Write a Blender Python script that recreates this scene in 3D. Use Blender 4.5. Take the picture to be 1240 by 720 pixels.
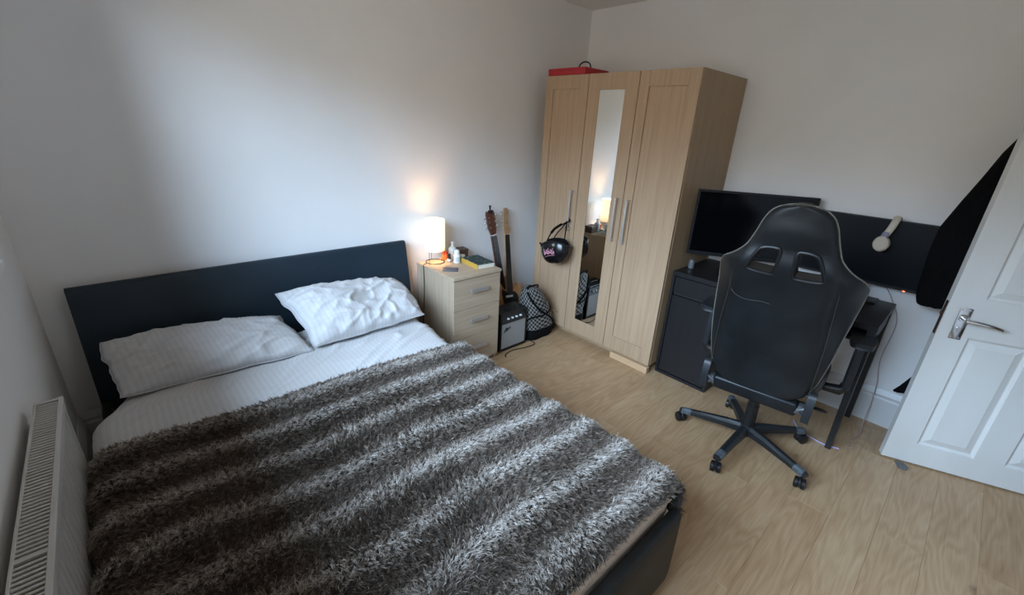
import bpy, bmesh, math, random
import numpy as np
from math import sin, cos, pi, radians
from mathutils import Vector, Matrix, noise

for o in list(bpy.data.objects):
    bpy.data.objects.remove(o, do_unlink=True)
SC = bpy.context.scene
COL = SC.collection
rnd = random.Random(7)

# ------------------------------------------------------------------ camera
cam_data = bpy.data.cameras.new('camera')
cam = bpy.data.objects.new('camera', cam_data)
COL.objects.link(cam)
cam_data.sensor_fit = 'HORIZONTAL'
cam_data.sensor_width = 36.0
cam_data.lens = 524.45 / 1240 * 36.0
cam_data.clip_start = 0.02
_r = Vector((0.73641607, -0.67476736, 0.04878923))
_u = Vector((0.2133197, 0.30003649, 0.9297703))
_f = Vector((0.64201719, 0.67429008, -0.36489287))
M = Matrix(((_r.x, _u.x, -_f.x, 0.3038), (_r.y, _u.y, -_f.y, -2.4915),
            (_r.z, _u.z, -_f.z, 1.5152), (0, 0, 0, 1)))
cam.matrix_world = M
SC.camera = cam

# ------------------------------------------------------------------ render view, sky, daylight
SC.view_settings.view_transform = 'Standard'
SC.view_settings.look = 'None'
SC.view_settings.gamma = 1.0
SC.view_settings.use_curve_mapping = False
SC.view_settings.exposure = 0.50
SC.render.engine = 'CYCLES'
SC.cycles.use_denoising = True
SC.cycles.max_bounces = 10
SC.cycles.diffuse_bounces = 7
SC.cycles.glossy_bounces = 4
SC.cycles.transmission_bounces = 6
SC.cycles.transparent_max_bounces = 8
SC.cycles.caustics_reflective = False
SC.cycles.caustics_refractive = False
SC.cycles.sample_clamp_indirect = 6.0

SKY_STRENGTH = 24.0
FILL_GLOW = 3.6      # glow of the added fill globe
world = bpy.data.worlds.new('overcast_sky')
SC.world = world
world.use_nodes = True
nt = world.node_tree
nt.nodes.clear()
w_out = nt.nodes.new('ShaderNodeOutputWorld')
w_bg = nt.nodes.new('ShaderNodeBackground')
w_tc = nt.nodes.new('ShaderNodeTexCoord')
w_sep = nt.nodes.new('ShaderNodeSeparateXYZ')
w_ramp = nt.nodes.new('ShaderNodeValToRGB')
w_map = nt.nodes.new('ShaderNodeMapRange')
w_map.inputs['From Min'].default_value = -1
w_map.inputs['From Max'].default_value = 1
nt.links.new(w_tc.outputs['Generated'], w_sep.inputs[0])
nt.links.new(w_sep.outputs['Z'], w_map.inputs['Value'])
nt.links.new(w_map.outputs[0], w_ramp.inputs[0])
cr = w_ramp.color_ramp
cr.elements[0].position = 0.0
cr.elements[0].color = (0.06, 0.055, 0.048, 1)
cr.elements[1].position = 1.0
cr.elements[1].color = (0.56, 0.75, 1.02, 1)
e = cr.elements.new(0.49); e.color = (0.09, 0.085, 0.075, 1)
e = cr.elements.new(0.585); e.color = (0.13, 0.12, 0.11, 1)
e = cr.elements.new(0.64); e.color = (0.56, 0.75, 1.02, 1)
w_bg.inputs['Strength'].default_value = SKY_STRENGTH
nt.links.new(w_ramp.outputs[0], w_bg.inputs['Color'])
nt.links.new(w_bg.outputs[0], w_out.inputs['Surface'])

# room dimensions
XB = 3.37      # wall behind the desk
YS = -3.34     # wall with the doorway
HC = 2.38
WY0, WY1, WZ0, WZ1 = -2.50, -0.62, 1.075, 2.20   # window opening in the left wall

# portal in the window opening so that the sky is sampled well
pl = bpy.data.lights.new('window_portal', 'AREA')
pl.shape = 'RECTANGLE'; pl.size = WY1 - WY0; pl.size_y = WZ1 - WZ0
pl.cycles.is_portal = True
po = bpy.data.objects.new('window_portal', pl)
COL.objects.link(po)
po.location = (-0.085, (WY0 + WY1) / 2, (WZ0 + WZ1) / 2)
po.rotation_euler = (radians(90), 0, radians(-90))

# ------------------------------------------------------------------ helpers
class B:
    """collects shapes into one bmesh"""
    def __init__(s):
        s.bm = bmesh.new(); s.M = Matrix.Identity(4)
        s.uv = None
    def v(s, p): return s.bm.verts.new(s.M @ Vector(p))
    def f(s, vs):
        try: return s.bm.faces.new(vs)
        except ValueError: return None
    def box(s, a, b, bevel=0.0, seg=1, M=None):
        x0, y0, z0 = [min(a[i], b[i]) for i in range(3)]
        x1, y1, z1 = [max(a[i], b[i]) for i in range(3)]
        MM = s.M @ M if M is not None else s.M
        vs = [s.bm.verts.new(MM @ Vector(p)) for p in
              [(x0,y0,z0),(x1,y0,z0),(x1,y1,z0),(x0,y1,z0),(x0,y0,z1),(x1,y0,z1),(x1,y1,z1),(x0,y1,z1)]]
        fs = [s.bm.faces.new([vs[i] for i in q]) for q in
              [(0,3,2,1),(4,5,6,7),(0,1,5,4),(1,2,6,5),(2,3,7,6),(3,0,4,7)]]
        if bevel > 0:
            es = list({e for f in fs for e in f.edges})
            bmesh.ops.bevel(s.bm, geom=es, offset=bevel, segments=seg, profile=0.5, affect='EDGES')
        return s
    def ring_loft(s, rings, cap=True, close=False):
        R = [[s.v(p) for p in r] for r in rings]
        n = len(R[0])
        for i in range(len(R) - 1 + (1 if close else 0)):
            A, C = R[i], R[(i + 1) % len(R)]
            for k in range(n):
                s.f([A[k], A[(k+1) % n], C[(k+1) % n], C[k]])
        if cap and not close:
            s.f(list(reversed(R[0]))); s.f(R[-1])
        return s
    def cyl(s, p0, p1, r0, r1=None, seg=16):
        return s.tube([p0, p1], [r0, r0 if r1 is None else r1], seg)
    def tube(s, pts, r, seg=8, close=False):
        P = [Vector(p) for p in pts]
        if not isinstance(r, (list, tuple)): r = [r] * len(P)
        n = len(P); rings = []
        up = None
        for i in range(n):
            if close: t = P[(i+1) % n] - P[i-1]
            else: t = P[min(i+1, n-1)] - P[max(i-1, 0)]
            if t.length < 1e-9: t = Vector((0,0,1))
            t.normalize()
            if up is None:
                up = Vector((0,0,1)) if abs(t.z) < 0.9 else Vector((1,0,0))
            up = (up - t * up.dot(t)); up.normalize()
            sd = t.cross(up)
            rings.append([P[i] + (up * cos(2*pi*k/seg) + sd * sin(2*pi*k/seg)) * r[i] for k in range(seg)])
        return s.ring_loft(rings, cap=not close, close=close)
    def lathe(s, prof, o=(0,0,0), seg=24, M=None):
        MM = Matrix.Translation(Vector(o)) @ (M if M is not None else Matrix.Identity(4))
        rings = [[MM @ Vector((r * cos(2*pi*k/seg), r * sin(2*pi*k/seg), z)) for k in range(seg)] for r, z in prof]
        return s.ring_loft(rings)
    def prism(s, pts, d0, d1, M=None):
        """2-D outline (x, z) extruded along local y from d0 to d1"""
        MM = M if M is not None else Matrix.Identity(4)
        a = [MM @ Vector((x, d0, z)) for x, z in pts]
        b = [MM @ Vector((x, d1, z)) for x, z in pts]
        return s.ring_loft([a, b])
    def ell(s, c, r, seg=20, rings=12, M=None):
        MM = Matrix.Translation(Vector(c)) @ (M if M is not None else Matrix.Identity(4))
        rr = []
        for i in range(rings + 1):
            t = -pi/2 + pi * i / rings
            q = max(cos(t), 0.02)
            rr.append([MM @ Vector((r[0]*q*cos(2*pi*k/seg), r[1]*q*sin(2*pi*k/seg), r[2]*sin(t))) for k in range(seg)])
        return s.ring_loft(rr)
    def done(s, name, mat, parent=None, smooth=35, loc=None, rot=None):
        bmesh.ops.recalc_face_normals(s.bm, faces=s.bm.faces)
        me = bpy.data.meshes.new(name)
        s.bm.to_mesh(me); s.bm.free()
        me.materials.append(mat)
        if smooth:
            me.polygons.foreach_set('use_smooth', [True] * len(me.polygons))
            me.set_sharp_from_angle(angle=radians(smooth))
        o = bpy.data.objects.new(name, me)
        COL.objects.link(o)
        if parent is not None: o.parent = parent
        if loc is not None: o.location = loc
        if rot is not None: o.rotation_euler = rot
        return o

def tag(o, label=None, cat=None, group=None, kind=None):
    if label: o['label'] = label
    if cat: o['category'] = cat
    if group: o['group'] = group
    if kind: o['kind'] = kind
    return o

def thing(name, label, cat, loc=(0,0,0), rz=0.0, group=None, rot=None):
    o = bpy.data.objects.new(name, None)
    COL.objects.link(o)
    o.empty_display_size = 0.1
    o.location = loc
    o.rotation_euler = rot if rot else (0, 0, rz)
    return tag(o, label, cat, group)

def dup(o, parent=None):
    c = o.copy(); COL.objects.link(c); c.parent = parent
    for ch in o.children:
        dup(ch, c)
    return c

def smoothpath(pts, n=8):
    """Catmull-Rom through pts"""
    P = [Vector(p) for p in pts]; out = []
    for i in range(len(P) - 1):
        a = P[max(i-1, 0)]; b = P[i]; c = P[i+1]; d = P[min(i+2, len(P)-1)]
        for k in range(n):
            t = k / n
            out.append(0.5 * ((2*b) + (c-a)*t + (2*a-5*b+4*c-d)*t*t + (-a+3*b-3*c+d)*t**3))
    out.append(P[-1])
    return out

# ------------------------------------------------------------------ materials
def mat(name, color=(0.5,0.5,0.5), rough=0.5, metal=0.0, spec=0.5, **kw):
    m = bpy.data.materials.new(name); m.use_nodes = True
    b = m.node_tree.nodes['Principled BSDF']
    b.inputs['Base Color'].default_value = (*color, 1)
    b.inputs['Roughness'].default_value = rough
    b.inputs['Metallic'].default_value = metal
    b.inputs['Specular IOR Level'].default_value = spec
    for k, v in kw.items():
        b.inputs[k.replace('_', ' ')].default_value = v
    return m

def N(m, t, **kw):
    n = m.node_tree.nodes.new(t)
    for k, v in kw.items():
        if k in n.inputs: n.inputs[k].default_value = v
        else: setattr(n, k, v)
    return n
def L(m, a, b): m.node_tree.links.new(a, b)
def bsdf(m): return m.node_tree.nodes['Principled BSDF']

def coords(m, kind='Object', scale=(1,1,1), rot=(0,0,0), randomize=False):
    tc = N(m, 'ShaderNodeTexCoord'); mp = N(m, 'ShaderNodeMapping')
    mp.inputs['Scale'].default_value = scale; mp.inputs['Rotation'].default_value = rot
    L(m, tc.outputs[kind], mp.inputs['Vector'])
    if randomize:
        oi = N(m, 'ShaderNodeObjectInfo'); mu = N(m, 'ShaderNodeMath', operation='MULTIPLY'); mu.inputs[1].default_value = 57.0
        L(m, oi.outputs['Random'], mu.inputs[0]); cb = N(m, 'ShaderNodeCombineXYZ')
        for i in range(3): L(m, mu.outputs[0], cb.inputs[i])
        L(m, cb.outputs[0], mp.inputs['Location'])
    return mp.outputs[0]

def ramp(m, src, stops):
    r = N(m, 'ShaderNodeValToRGB'); L(m, src, r.inputs[0])
    el = r.color_ramp.elements
    while len(el) > 1: el.remove(el[-1])
    el[0].position, el[0].color = stops[0][0], (*stops[0][1], 1)
    for p, c in stops[1:]:
        x = el.new(p); x.color = (*c, 1)
    return r.outputs[0]

def bump(m, src, strength=0.3, dist=0.002):
    b = N(m, 'ShaderNodeBump'); b.inputs['Strength'].default_value = strength; b.inputs['Distance'].default_value = dist
    L(m, src, b.inputs['Height']); L(m, b.outputs[0], bsdf(m).inputs['Normal'])

def noise_mat(name, c1, c2, scale=(8,8,8), nscale=1.0, detail=4, rough=0.5, bs=0.0, bd=0.002, randomize=False, stops=(0.3,0.7), **kw):
    m = mat(name, c1, rough, **kw)
    v = coords(m, 'Object', scale, randomize=randomize)
    n = N(m, 'ShaderNodeTexNoise'); n.inputs['Scale'].default_value = nscale; n.inputs['Detail'].default_value = detail
    L(m, v, n.inputs['Vector'])
    L(m, ramp(m, n.outputs[0], [(stops[0], c1), (stops[1], c2)]), bsdf(m).inputs['Base Color'])
    if bs: bump(m, n.outputs[0], bs, bd)
    return m

MAT = {}
MAT['wall'] = noise_mat('painted_plaster', (0.80,0.785,0.78), (0.83,0.815,0.81), (3,3,3), 1.2, 5, 0.85, 0.15, 0.004)
MAT['ceiling'] = noise_mat('ceiling_paint', (0.82,0.80,0.775), (0.85,0.83,0.80), (3,3,3), 1.0, 4, 0.9)
MAT['trim'] = noise_mat('white_gloss_paint', (0.64,0.64,0.64), (0.69,0.69,0.69), (6,6,2), 1.5, 4, 0.38)
MAT['door'] = noise_mat('cream_gloss_paint', (0.68,0.67,0.64), (0.73,0.72,0.70), (5,5,1.5), 1.5, 5, 0.36, 0.1, 0.001)
MAT['radiator'] = noise_mat('radiator_enamel', (0.50,0.49,0.475), (0.56,0.55,0.535), (8,8,8), 1.2, 4, 0.42)
MAT['gap_shade'] = mat('painted_gap_shade', (0.02,0.02,0.02), 0.9)  # near-black colour standing in for the shade inside holes and gaps
MAT['upvc'] = mat('white_upvc', (0.8,0.8,0.8), 0.3)

def oak_floor():
    m = mat('oak_laminate', (0.4,0.27,0.15), 0.42)
    oi = N(m, 'ShaderNodeObjectInfo')
    v = coords(m, 'Object', (1,1,1), randomize=True)
    warp = N(m, 'ShaderNodeTexNoise'); warp.inputs['Scale'].default_value = 1.0; warp.inputs['Detail'].default_value = 2.5
    mp1 = N(m, 'ShaderNodeMapping'); mp1.inputs['Scale'].default_value = (1.25, 7.5, 1); L(m, v, mp1.inputs[0]); L(m, mp1.outputs[0], warp.inputs['Vector'])
    mul = N(m, 'ShaderNodeMath', operation='MULTIPLY'); mul.inputs[1].default_value = 13.0; L(m, warp.outputs[0], mul.inputs[0])
    sn = N(m, 'ShaderNodeMath', operation='PINGPONG'); sn.inputs[1].default_value = 0.5; L(m, mul.outputs[0], sn.inputs[0])
    fine = N(m, 'ShaderNodeTexNoise'); fine.inputs['Scale'].default_value = 1.0; fine.inputs['Detail'].default_value = 5
    mp2 = N(m, 'ShaderNodeMapping'); mp2.inputs['Scale'].default_value = (6, 160, 1); L(m, v, mp2.inputs[0]); L(m, mp2.outputs[0], fine.inputs['Vector'])
    blot = N(m, 'ShaderNodeTexNoise'); blot.inputs['Scale'].default_value = 1.0; blot.inputs['Detail'].default_value = 2
    mp3 = N(m, 'ShaderNodeMapping'); mp3.inputs['Scale'].default_value = (2.2, 6, 1); L(m, v, mp3.inputs[0]); L(m, mp3.outputs[0], blot.inputs['Vector'])
    # growth rings fade in and out, streaks are fine
    a = N(m, 'ShaderNodeMath', operation='MULTIPLY'); a.inputs[1].default_value = 0.34; L(m, sn.outputs[0], a.inputs[0])
    b = N(m, 'ShaderNodeMath', operation='MULTIPLY_ADD'); b.inputs[1].default_value = 0.45; L(m, fine.outputs[0], b.inputs[0]); L(m, a.outputs[0], b.inputs[2])
    c = N(m, 'ShaderNodeMath', operation='MULTIPLY_ADD'); c.inputs[1].default_value = 0.45; L(m, blot.outputs[0], c.inputs[0]); L(m, b.outputs[0], c.inputs[2])
    d = N(m, 'ShaderNodeMath', operation='MULTIPLY_ADD'); d.inputs[1].default_value = 0.14; L(m, oi.outputs['Random'], d.inputs[0]); L(m, c.outputs[0], d.inputs[2])
    col = ramp(m, d.outputs[0], [(0.22,(0.25,0.135,0.062)),(0.42,(0.375,0.228,0.118)),(0.62,(0.455,0.295,0.165)),(0.84,(0.53,0.365,0.225))])
    # knots
    vo = N(m, 'ShaderNodeTexVoronoi'); vo.inputs['Scale'].default_value = 1.0
    mp4 = N(m, 'ShaderNodeMapping'); mp4.inputs['Scale'].default_value = (3.2, 6.5, 1); L(m, v, mp4.inputs[0])
    ad = N(m, 'ShaderNodeVectorMath', operation='ADD'); L(m, mp4.outputs[0], ad.inputs[0])
    wn = N(m, 'ShaderNodeTexNoise'); wn.inputs['Scale'].default_value = 9; L(m, mp4.outputs[0], wn.inputs['Vector'])
    sc = N(m, 'ShaderNodeVectorMath', operation='SCALE'); sc.inputs['Scale'].default_value = 0.16; L(m, wn.outputs['Color'], sc.inputs[0]); L(m, sc.outputs[0], ad.inputs[1])
    L(m, ad.outputs[0], vo.inputs['Vector'])
    kn = ramp(m, vo.outputs['Distance'], [(0.0,(1,1,1)),(0.07,(0.75,0.75,0.75)),(0.15,(0,0,0))])
    sel = N(m, 'ShaderNodeSeparateColor'); L(m, vo.outputs['Color'], sel.inputs[0])
    gt = N(m, 'ShaderNodeMath', operation='GREATER_THAN'); gt.inputs[1].default_value = 0.62; L(m, sel.outputs[0], gt.inputs[0])
    km = N(m, 'ShaderNodeMath', operation='MULTIPLY'); L(m, kn, km.inputs[0]); L(m, gt.outputs[0], km.inputs[1])
    k2 = N(m, 'ShaderNodeMath', operation='MULTIPLY'); k2.inputs[1].default_value = 0.8; L(m, km.outputs[0], k2.inputs[0])
    mx = N(m, 'ShaderNodeMix', data_type='RGBA'); L(m, k2.outputs[0], mx.inputs[0]); L(m, col, mx.inputs[6]); mx.inputs[7].default_value = (0.13,0.07,0.035,1)
    L(m, mx.outputs[2], bsdf(m).inputs['Base Color'])
    bump(m, fine.outputs[0], 0.12, 0.0008)
    return m
MAT['floor'] = oak_floor()

def wood(name, dark, mid, light, scale=(60, 60, 2.2), rough=0.5, randomize=True, bs=0.06):
    """straight fine grain running along z (object space)"""
    m = mat(name, mid, rough)
    v = coords(m, 'Object', scale, randomize=randomize)
    n = N(m, 'ShaderNodeTexNoise'); n.inputs['Scale'].default_value = 1.0; n.inputs['Detail'].default_value = 6; n.inputs['Roughness'].default_value = 0.65
    L(m, v, n.inputs['Vector'])
    L(m, ramp(m, n.outputs[0], [(0.25, dark), (0.5, mid), (0.75, light)]), bsdf(m).inputs['Base Color'])
    if bs: bump(m, n.outputs[0], bs, 0.001)
    return m
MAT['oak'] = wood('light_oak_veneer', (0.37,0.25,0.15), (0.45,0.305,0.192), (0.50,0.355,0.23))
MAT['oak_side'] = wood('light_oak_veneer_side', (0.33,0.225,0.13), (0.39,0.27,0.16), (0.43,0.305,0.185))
MAT['oak_h'] = wood('pale_oak_drawer_grain', (0.35,0.26,0.175), (0.42,0.32,0.225), (0.48,0.375,0.27), scale=(2.5,60,60))
MAT['oak_chest'] = wood('pale_oak_chest', (0.35,0.26,0.175), (0.42,0.32,0.225), (0.48,0.375,0.27))
MAT['pine'] = wood('raw_pine_block', (0.50,0.31,0.17), (0.58,0.38,0.22), (0.62,0.43,0.27), scale=(60,3,60))
MAT['blackwood'] = wood('black_brown_veneer', (0.005,0.005,0.006), (0.008,0.008,0.0095), (0.012,0.012,0.014), rough=0.42, bs=0.12)
MAT['chrome'] = mat('chrome', (0.75,0.75,0.76), 0.16, 1.0)
MAT['steel'] = mat('brushed_steel', (0.62,0.62,0.62), 0.42, 0.85)
MAT['mirror'] = mat('mirror_glass', (0.88,0.90,0.88), 0.015, 1.0)
MAT['black_plastic'] = mat('black_plastic', (0.008,0.0085,0.0095), 0.42, spec=0.4)
MAT['grey_plastic'] = mat('dark_grey_plastic', (0.018,0.020,0.023), 0.42, spec=0.4)
MAT['screen'] = mat('screen_off', (0.002,0.002,0.003), 0.15, spec=0.25)
MAT['screen2'] = mat('screen_off_matte', (0.003,0.005,0.008), 0.35, spec=0.2)
MAT['black_metal'] = mat('black_powdercoat', (0.012,0.012,0.013), 0.4)
MAT['leather'] = noise_mat('black_faux_leather', (0.010,0.009,0.008), (0.016,0.015,0.014), (10,10,10), 2.0, 5, 0.5, 0.25, 0.002, spec=0.25)
MAT['leather_chair'] = noise_mat('worn_black_chair_leather', (0.005,0.006,0.007), (0.010,0.012,0.014), (5,5,5), 1.6, 6, 0.42, 0.35, 0.003, spec=0.4)
MAT['leather_head'] = noise_mat('navy_black_headboard_leather', (0.010,0.020,0.030), (0.013,0.026,0.039), (4,4,4), 1.5, 5, 0.5, 0.12, 0.002, spec=0.35)
MAT['piping'] = mat('grey_piping', (0.16,0.15,0.125), 0.6)
MAT['mattress'] = noise_mat('cream_mattress_ticking', (0.62,0.46,0.34), (0.70,0.54,0.41), (30,30,30), 2, 3, 0.9, 0.3, 0.002)
MAT['black_cloth'] = noise_mat('black_wool_cloth', (0.0025,0.0025,0.003), (0.004,0.004,0.005), (40,40,40), 2, 4, 0.95, 0.5, 0.003, spec=0.15)
MAT['red'] = noise_mat('red_vinyl', (0.42,0.018,0.028), (0.50,0.025,0.035), (20,20,20), 2, 3, 0.5)
MAT['cream_leather'] = mat('cream_headphone_leather', (0.50,0.43,0.34), 0.55)
MAT['mauve'] = mat('mauve_hinge_plastic', (0.20,0.18,0.26), 0.45)

def stripe_cloth(name, base, dark):
    m = mat(name, base, 0.9, spec=0.2)
    tc = N(m, 'ShaderNodeUVMap'); sp = N(m, 'ShaderNodeSeparateXYZ'); L(m, tc.outputs[0], sp.inputs[0])
    mu = N(m, 'ShaderNodeMath', operation='MULTIPLY'); mu.inputs[1].default_value = 1 / 0.021; L(m, sp.outputs[0], mu.inputs[0])
    fr = N(m, 'ShaderNodeMath', operation='FRACT'); L(m, mu.outputs[0], fr.inputs[0])
    nz = N(m, 'ShaderNodeTexNoise'); nz.inputs['Scale'].default_value = 700; L(m, tc.outputs[0], nz.inputs['Vector'])
    c = ramp(m, fr.outputs[0], [(0.0, dark), (0.10, dark), (0.16, base), (0.26, base), (0.30, dark), (0.36, dark), (0.42, base), (1.0, base)])
    L(m, c, bsdf(m).inputs['Base Color'])
    bump(m, nz.outputs[0], 0.15, 0.0006)
    return m
MAT['sheet'] = stripe_cloth('striped_bed_linen', (0.53,0.517,0.513), (0.452,0.448,0.465))

# ------------------------------------------------------------------ the room
T = 0.30
TL_ = 0.09     # left wall
def struct(o, label=None):
    o['kind'] = 'structure'
    if label: o['label'] = label
    return o

# floor: a base slab and individual laminate planks
fl = B().box((-T, YS - 1.4, -0.10), (XB + T, T, -0.014)).done('floor', mat('underlay', (0.06,0.045,0.03), 0.9), smooth=0)
struct(fl, 'warm oak laminate floor of staggered planks')
PW, PL = 0.155, 1.285
def plank_mesh(w, l):
    b = B(); g = 0.0002
    b.box((-l/2 + g, -w/2 + g, -0.012), (l/2 - g, w/2 - g, 0.0))
    bm = b.bm
    es = [e for e in bm.edges if all(abs(v.co.z) < 1e-6 for v in e.verts)]
    bmesh.ops.bevel(bm, geom=es, offset=0.0006, segments=1, affect='EDGES')
    me = bpy.data.meshes.new('plank'); bm.to_mesh(me); bm.free(); me.materials.append(MAT['floor'])
    return me
full = plank_mesh(PW, PL)
y = -2.743 - PW / 2 - PW * 4
rows = []
yy = -2.743 + PW * 18
k = 0
while yy > YS - 0.9:
    y1 = min(yy, 0.0); y0 = yy - PW
    if y1 - y0 > 0.012:
        rows.append((y0, y1, k))
    yy -= PW; k += 1
for y0, y1, k in rows:
    off = (k * 0.47 + 0.13) % 1.0 * PL
    x = -off
    if y0 < YS + 0.01: xr = (2.50, 3.33)
    else: xr = (0.0, XB)
    while x < xr[1]:
        a, b_ = max(x, xr[0]), min(x + PL, xr[1])
        if b_ - a > 0.02:
            whole = abs((b_ - a) - PL) < 1e-6 and abs((y1 - y0) - PW) < 1e-6
            me = full if whole else plank_mesh(y1 - y0, b_ - a)
            o = bpy.data.objects.new('plank', me); COL.objects.link(o); o.parent = fl
            o.location = ((a + b_) / 2, (y0 + y1) / 2, 0.0)
        x += PL

struct(B().box((-T, YS - 1.4, HC), (XB + T, T, HC + 0.12)).done('ceiling', MAT['ceiling'], smooth=0), 'plain off-white ceiling')
struct(B().box((-T, 0, -0.1), (XB + T, T, HC)).done('wall_back', MAT['wall'], smooth=0), 'pale wall behind the headboard and lamp')
struct(B().box((XB, YS - 1.4, -0.1), (XB + T, 0, HC)).done('wall_right', MAT['wall'], smooth=0), 'pale wall behind the desk and wardrobe')
b = B()
b.box((-TL_, YS - 1.4, -0.1), (0, 0, WZ0)); b.box((-TL_, YS - 1.4, WZ1), (0, 0, HC))
b.box((-TL_, WY1, WZ0), (0, 0, WZ1)); b.box((-TL_, YS - 1.4, WZ0), (0, WY0, WZ1))
struct(b.done('wall_left', MAT['wall'], smooth=0), 'pale wall behind the radiator with the window')
DX0, DX1 = 2.53, 3.33
b = B()
b.box((0, YS - 0.12, -0.1), (DX0, YS, HC)); b.box((DX1, YS - 0.12, -0.1), (XB, YS, HC)); b.box((DX0, YS - 0.12, 2.02), (DX1, YS, HC))
struct(b.done('wall_front', MAT['wall'], smooth=0), 'pale wall with the doorway')
struct(B().box((0, YS - 1.4, -0.1), (XB, YS - 1.28, HC)).done('wall_hallway', MAT['wall'], smooth=0), 'hallway wall beyond the doorway')
b = B()
b.box((DX0 - 0.06, YS, 0), (DX0, YS + 0.015, 2.08), 0.004); b.box((DX0 - 0.06, YS, 2.02), (DX1, YS + 0.015, 2.08), 0.004)
struct(b.done('trim_1', MAT['trim'], smooth=0), 'white door architrave')

# skirting boards with a stepped moulding profile; z up, profile depth outward
def skirting(name, p0, p1, nrm, h=0.215):
    prof = [(0,0),(0.018,0),(0.018,h*0.74),(0.013,h*0.78),(0.013,h*0.82),(0.016,h*0.86),(0.011,h*0.93),(0.004,h),(0,h)]
    nx, ny = nrm
    b = B()
    b.ring_loft([[(p[0] + nx*d, p[1] + ny*d, z) for d, z in prof] for p in (p0, p1)])
    return struct(b.done(name, MAT['trim'], smooth=0), 'tall white moulded skirting board')
skirting('baseboard_back', (0.02, -0.0005), (XB - 0.02, -0.0005), (0, -1))
skirting('baseboard_right', (XB - 0.0005, YS + 0.02), (XB - 0.0005, -0.02), (-1, 0))
skirting('baseboard_left', (0.0005, YS + 0.02), (0.0005, -0.02), (1, 0))
skirting('baseboard_front', (0.02, YS + 0.0005), (DX0 - 0.07, YS + 0.0005), (0, 1))

# window in the left wall: frame, centre mullion, panes, sill board
win = struct(thing('window_1', None, None, (0, 0, 0)), 'white framed window above the radiator')
b = B(); fx0, fx1 = -0.080, -0.045; fw = 0.032; ym = (WY0 + WY1) / 2
b.box((fx0, WY0, WZ0), (fx1, WY1, WZ0 + fw), 0.004); b.box((fx0, WY0, WZ1 - fw), (fx1, WY1, WZ1), 0.004)
b.box((fx0, WY0, WZ0 + fw), (fx1, WY0 + fw, WZ1 - fw), 0.004); b.box((fx0, WY1 - fw, WZ0 + fw), (fx1, WY1, WZ1 - fw), 0.004)
b.box((fx0, ym - 0.018, WZ0 + fw), (fx1, ym + 0.018, WZ1 - fw), 0.004)
b.done('window_frame', MAT['upvc'], win, smooth=0)
gm = bpy.data.materials.new('window_glass'); gm.use_nodes = True
g_nt = gm.node_tree; g_nt.nodes.clear()
go = g_nt.nodes.new('ShaderNodeOutputMaterial'); gt_ = g_nt.nodes.new('ShaderNodeBsdfTransparent'); gg = g_nt.nodes.new('ShaderNodeBsdfGlossy'); gmx = g_nt.nodes.new('ShaderNodeMixShader'); gf = g_nt.nodes.new('ShaderNodeFresnel')
gt_.inputs[0].default_value = (0.94,0.96,0.95,1); gg.inputs['Roughness'].default_value = 0.02; gf.inputs['IOR'].default_value = 1.19
g_nt.links.new(gf.outputs[0], gmx.inputs[0]); g_nt.links.new(gt_.outputs[0], gmx.inputs[1]); g_nt.links.new(gg.outputs[0], gmx.inputs[2]); g_nt.links.new(gmx.outputs[0], go.inputs[0])
for a, c in ((WY0 + fw, ym - 0.018), (ym + 0.018, WY1 - fw)):
    B().box((-0.065, a, WZ0 + fw), (-0.059, c, WZ1 - fw)).done('window_pane', gm, win, smooth=0)
B().box((-0.045, WY0 - 0.03, WZ0 - 0.005), (0.052, WY1 - 0.02, WZ0 + 0.022), 0.008, 3).done('window_sill', MAT['upvc'], win)

# added fill light in pendant form, out of frame, to brighten the walls
pen = thing('fill_pendant', 'added fill light shaped as a frosted globe pendant above the foot of the bed', 'fill light', (0.95, -1.95, HC))
B().lathe([(0.05, -0.03), (0.05, 0.0)], (0,0,0), 24).done('ceiling_rose', MAT['trim'], pen)
B().cyl((0,0,-0.03), (0,0,-0.20), 0.003, None, 8).done('flex', MAT['trim'], pen)
pm = bpy.data.materials.new('fill_globe_glow'); pm.use_nodes = True; pb_ = pm.node_tree.nodes['Principled BSDF']; pb_.inputs['Base Color'].default_value = (0.8,0.8,0.78,1); pb_.inputs['Emission Color'].default_value = (1.0, 0.92, 0.83, 1); pb_.inputs['Emission Strength'].default_value = FILL_GLOW
B().ell((0,0,-0.31), (0.115,0.115,0.115), 28, 18).done('globe', pm, pen, smooth=60)

# ------------------------------------------------------------------ open door (4 raised panels)
dA = math.atan2(-0.93, 0.3675)
door = thing('door_1', None, None, (3.026, -2.5125, 0.008), dA)   # local +x runs from the free edge to the hinge
struct(door, 'white panelled door standing open by the desk wall')
DW, DH, DT = 0.775, 1.96, 0.038
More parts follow.
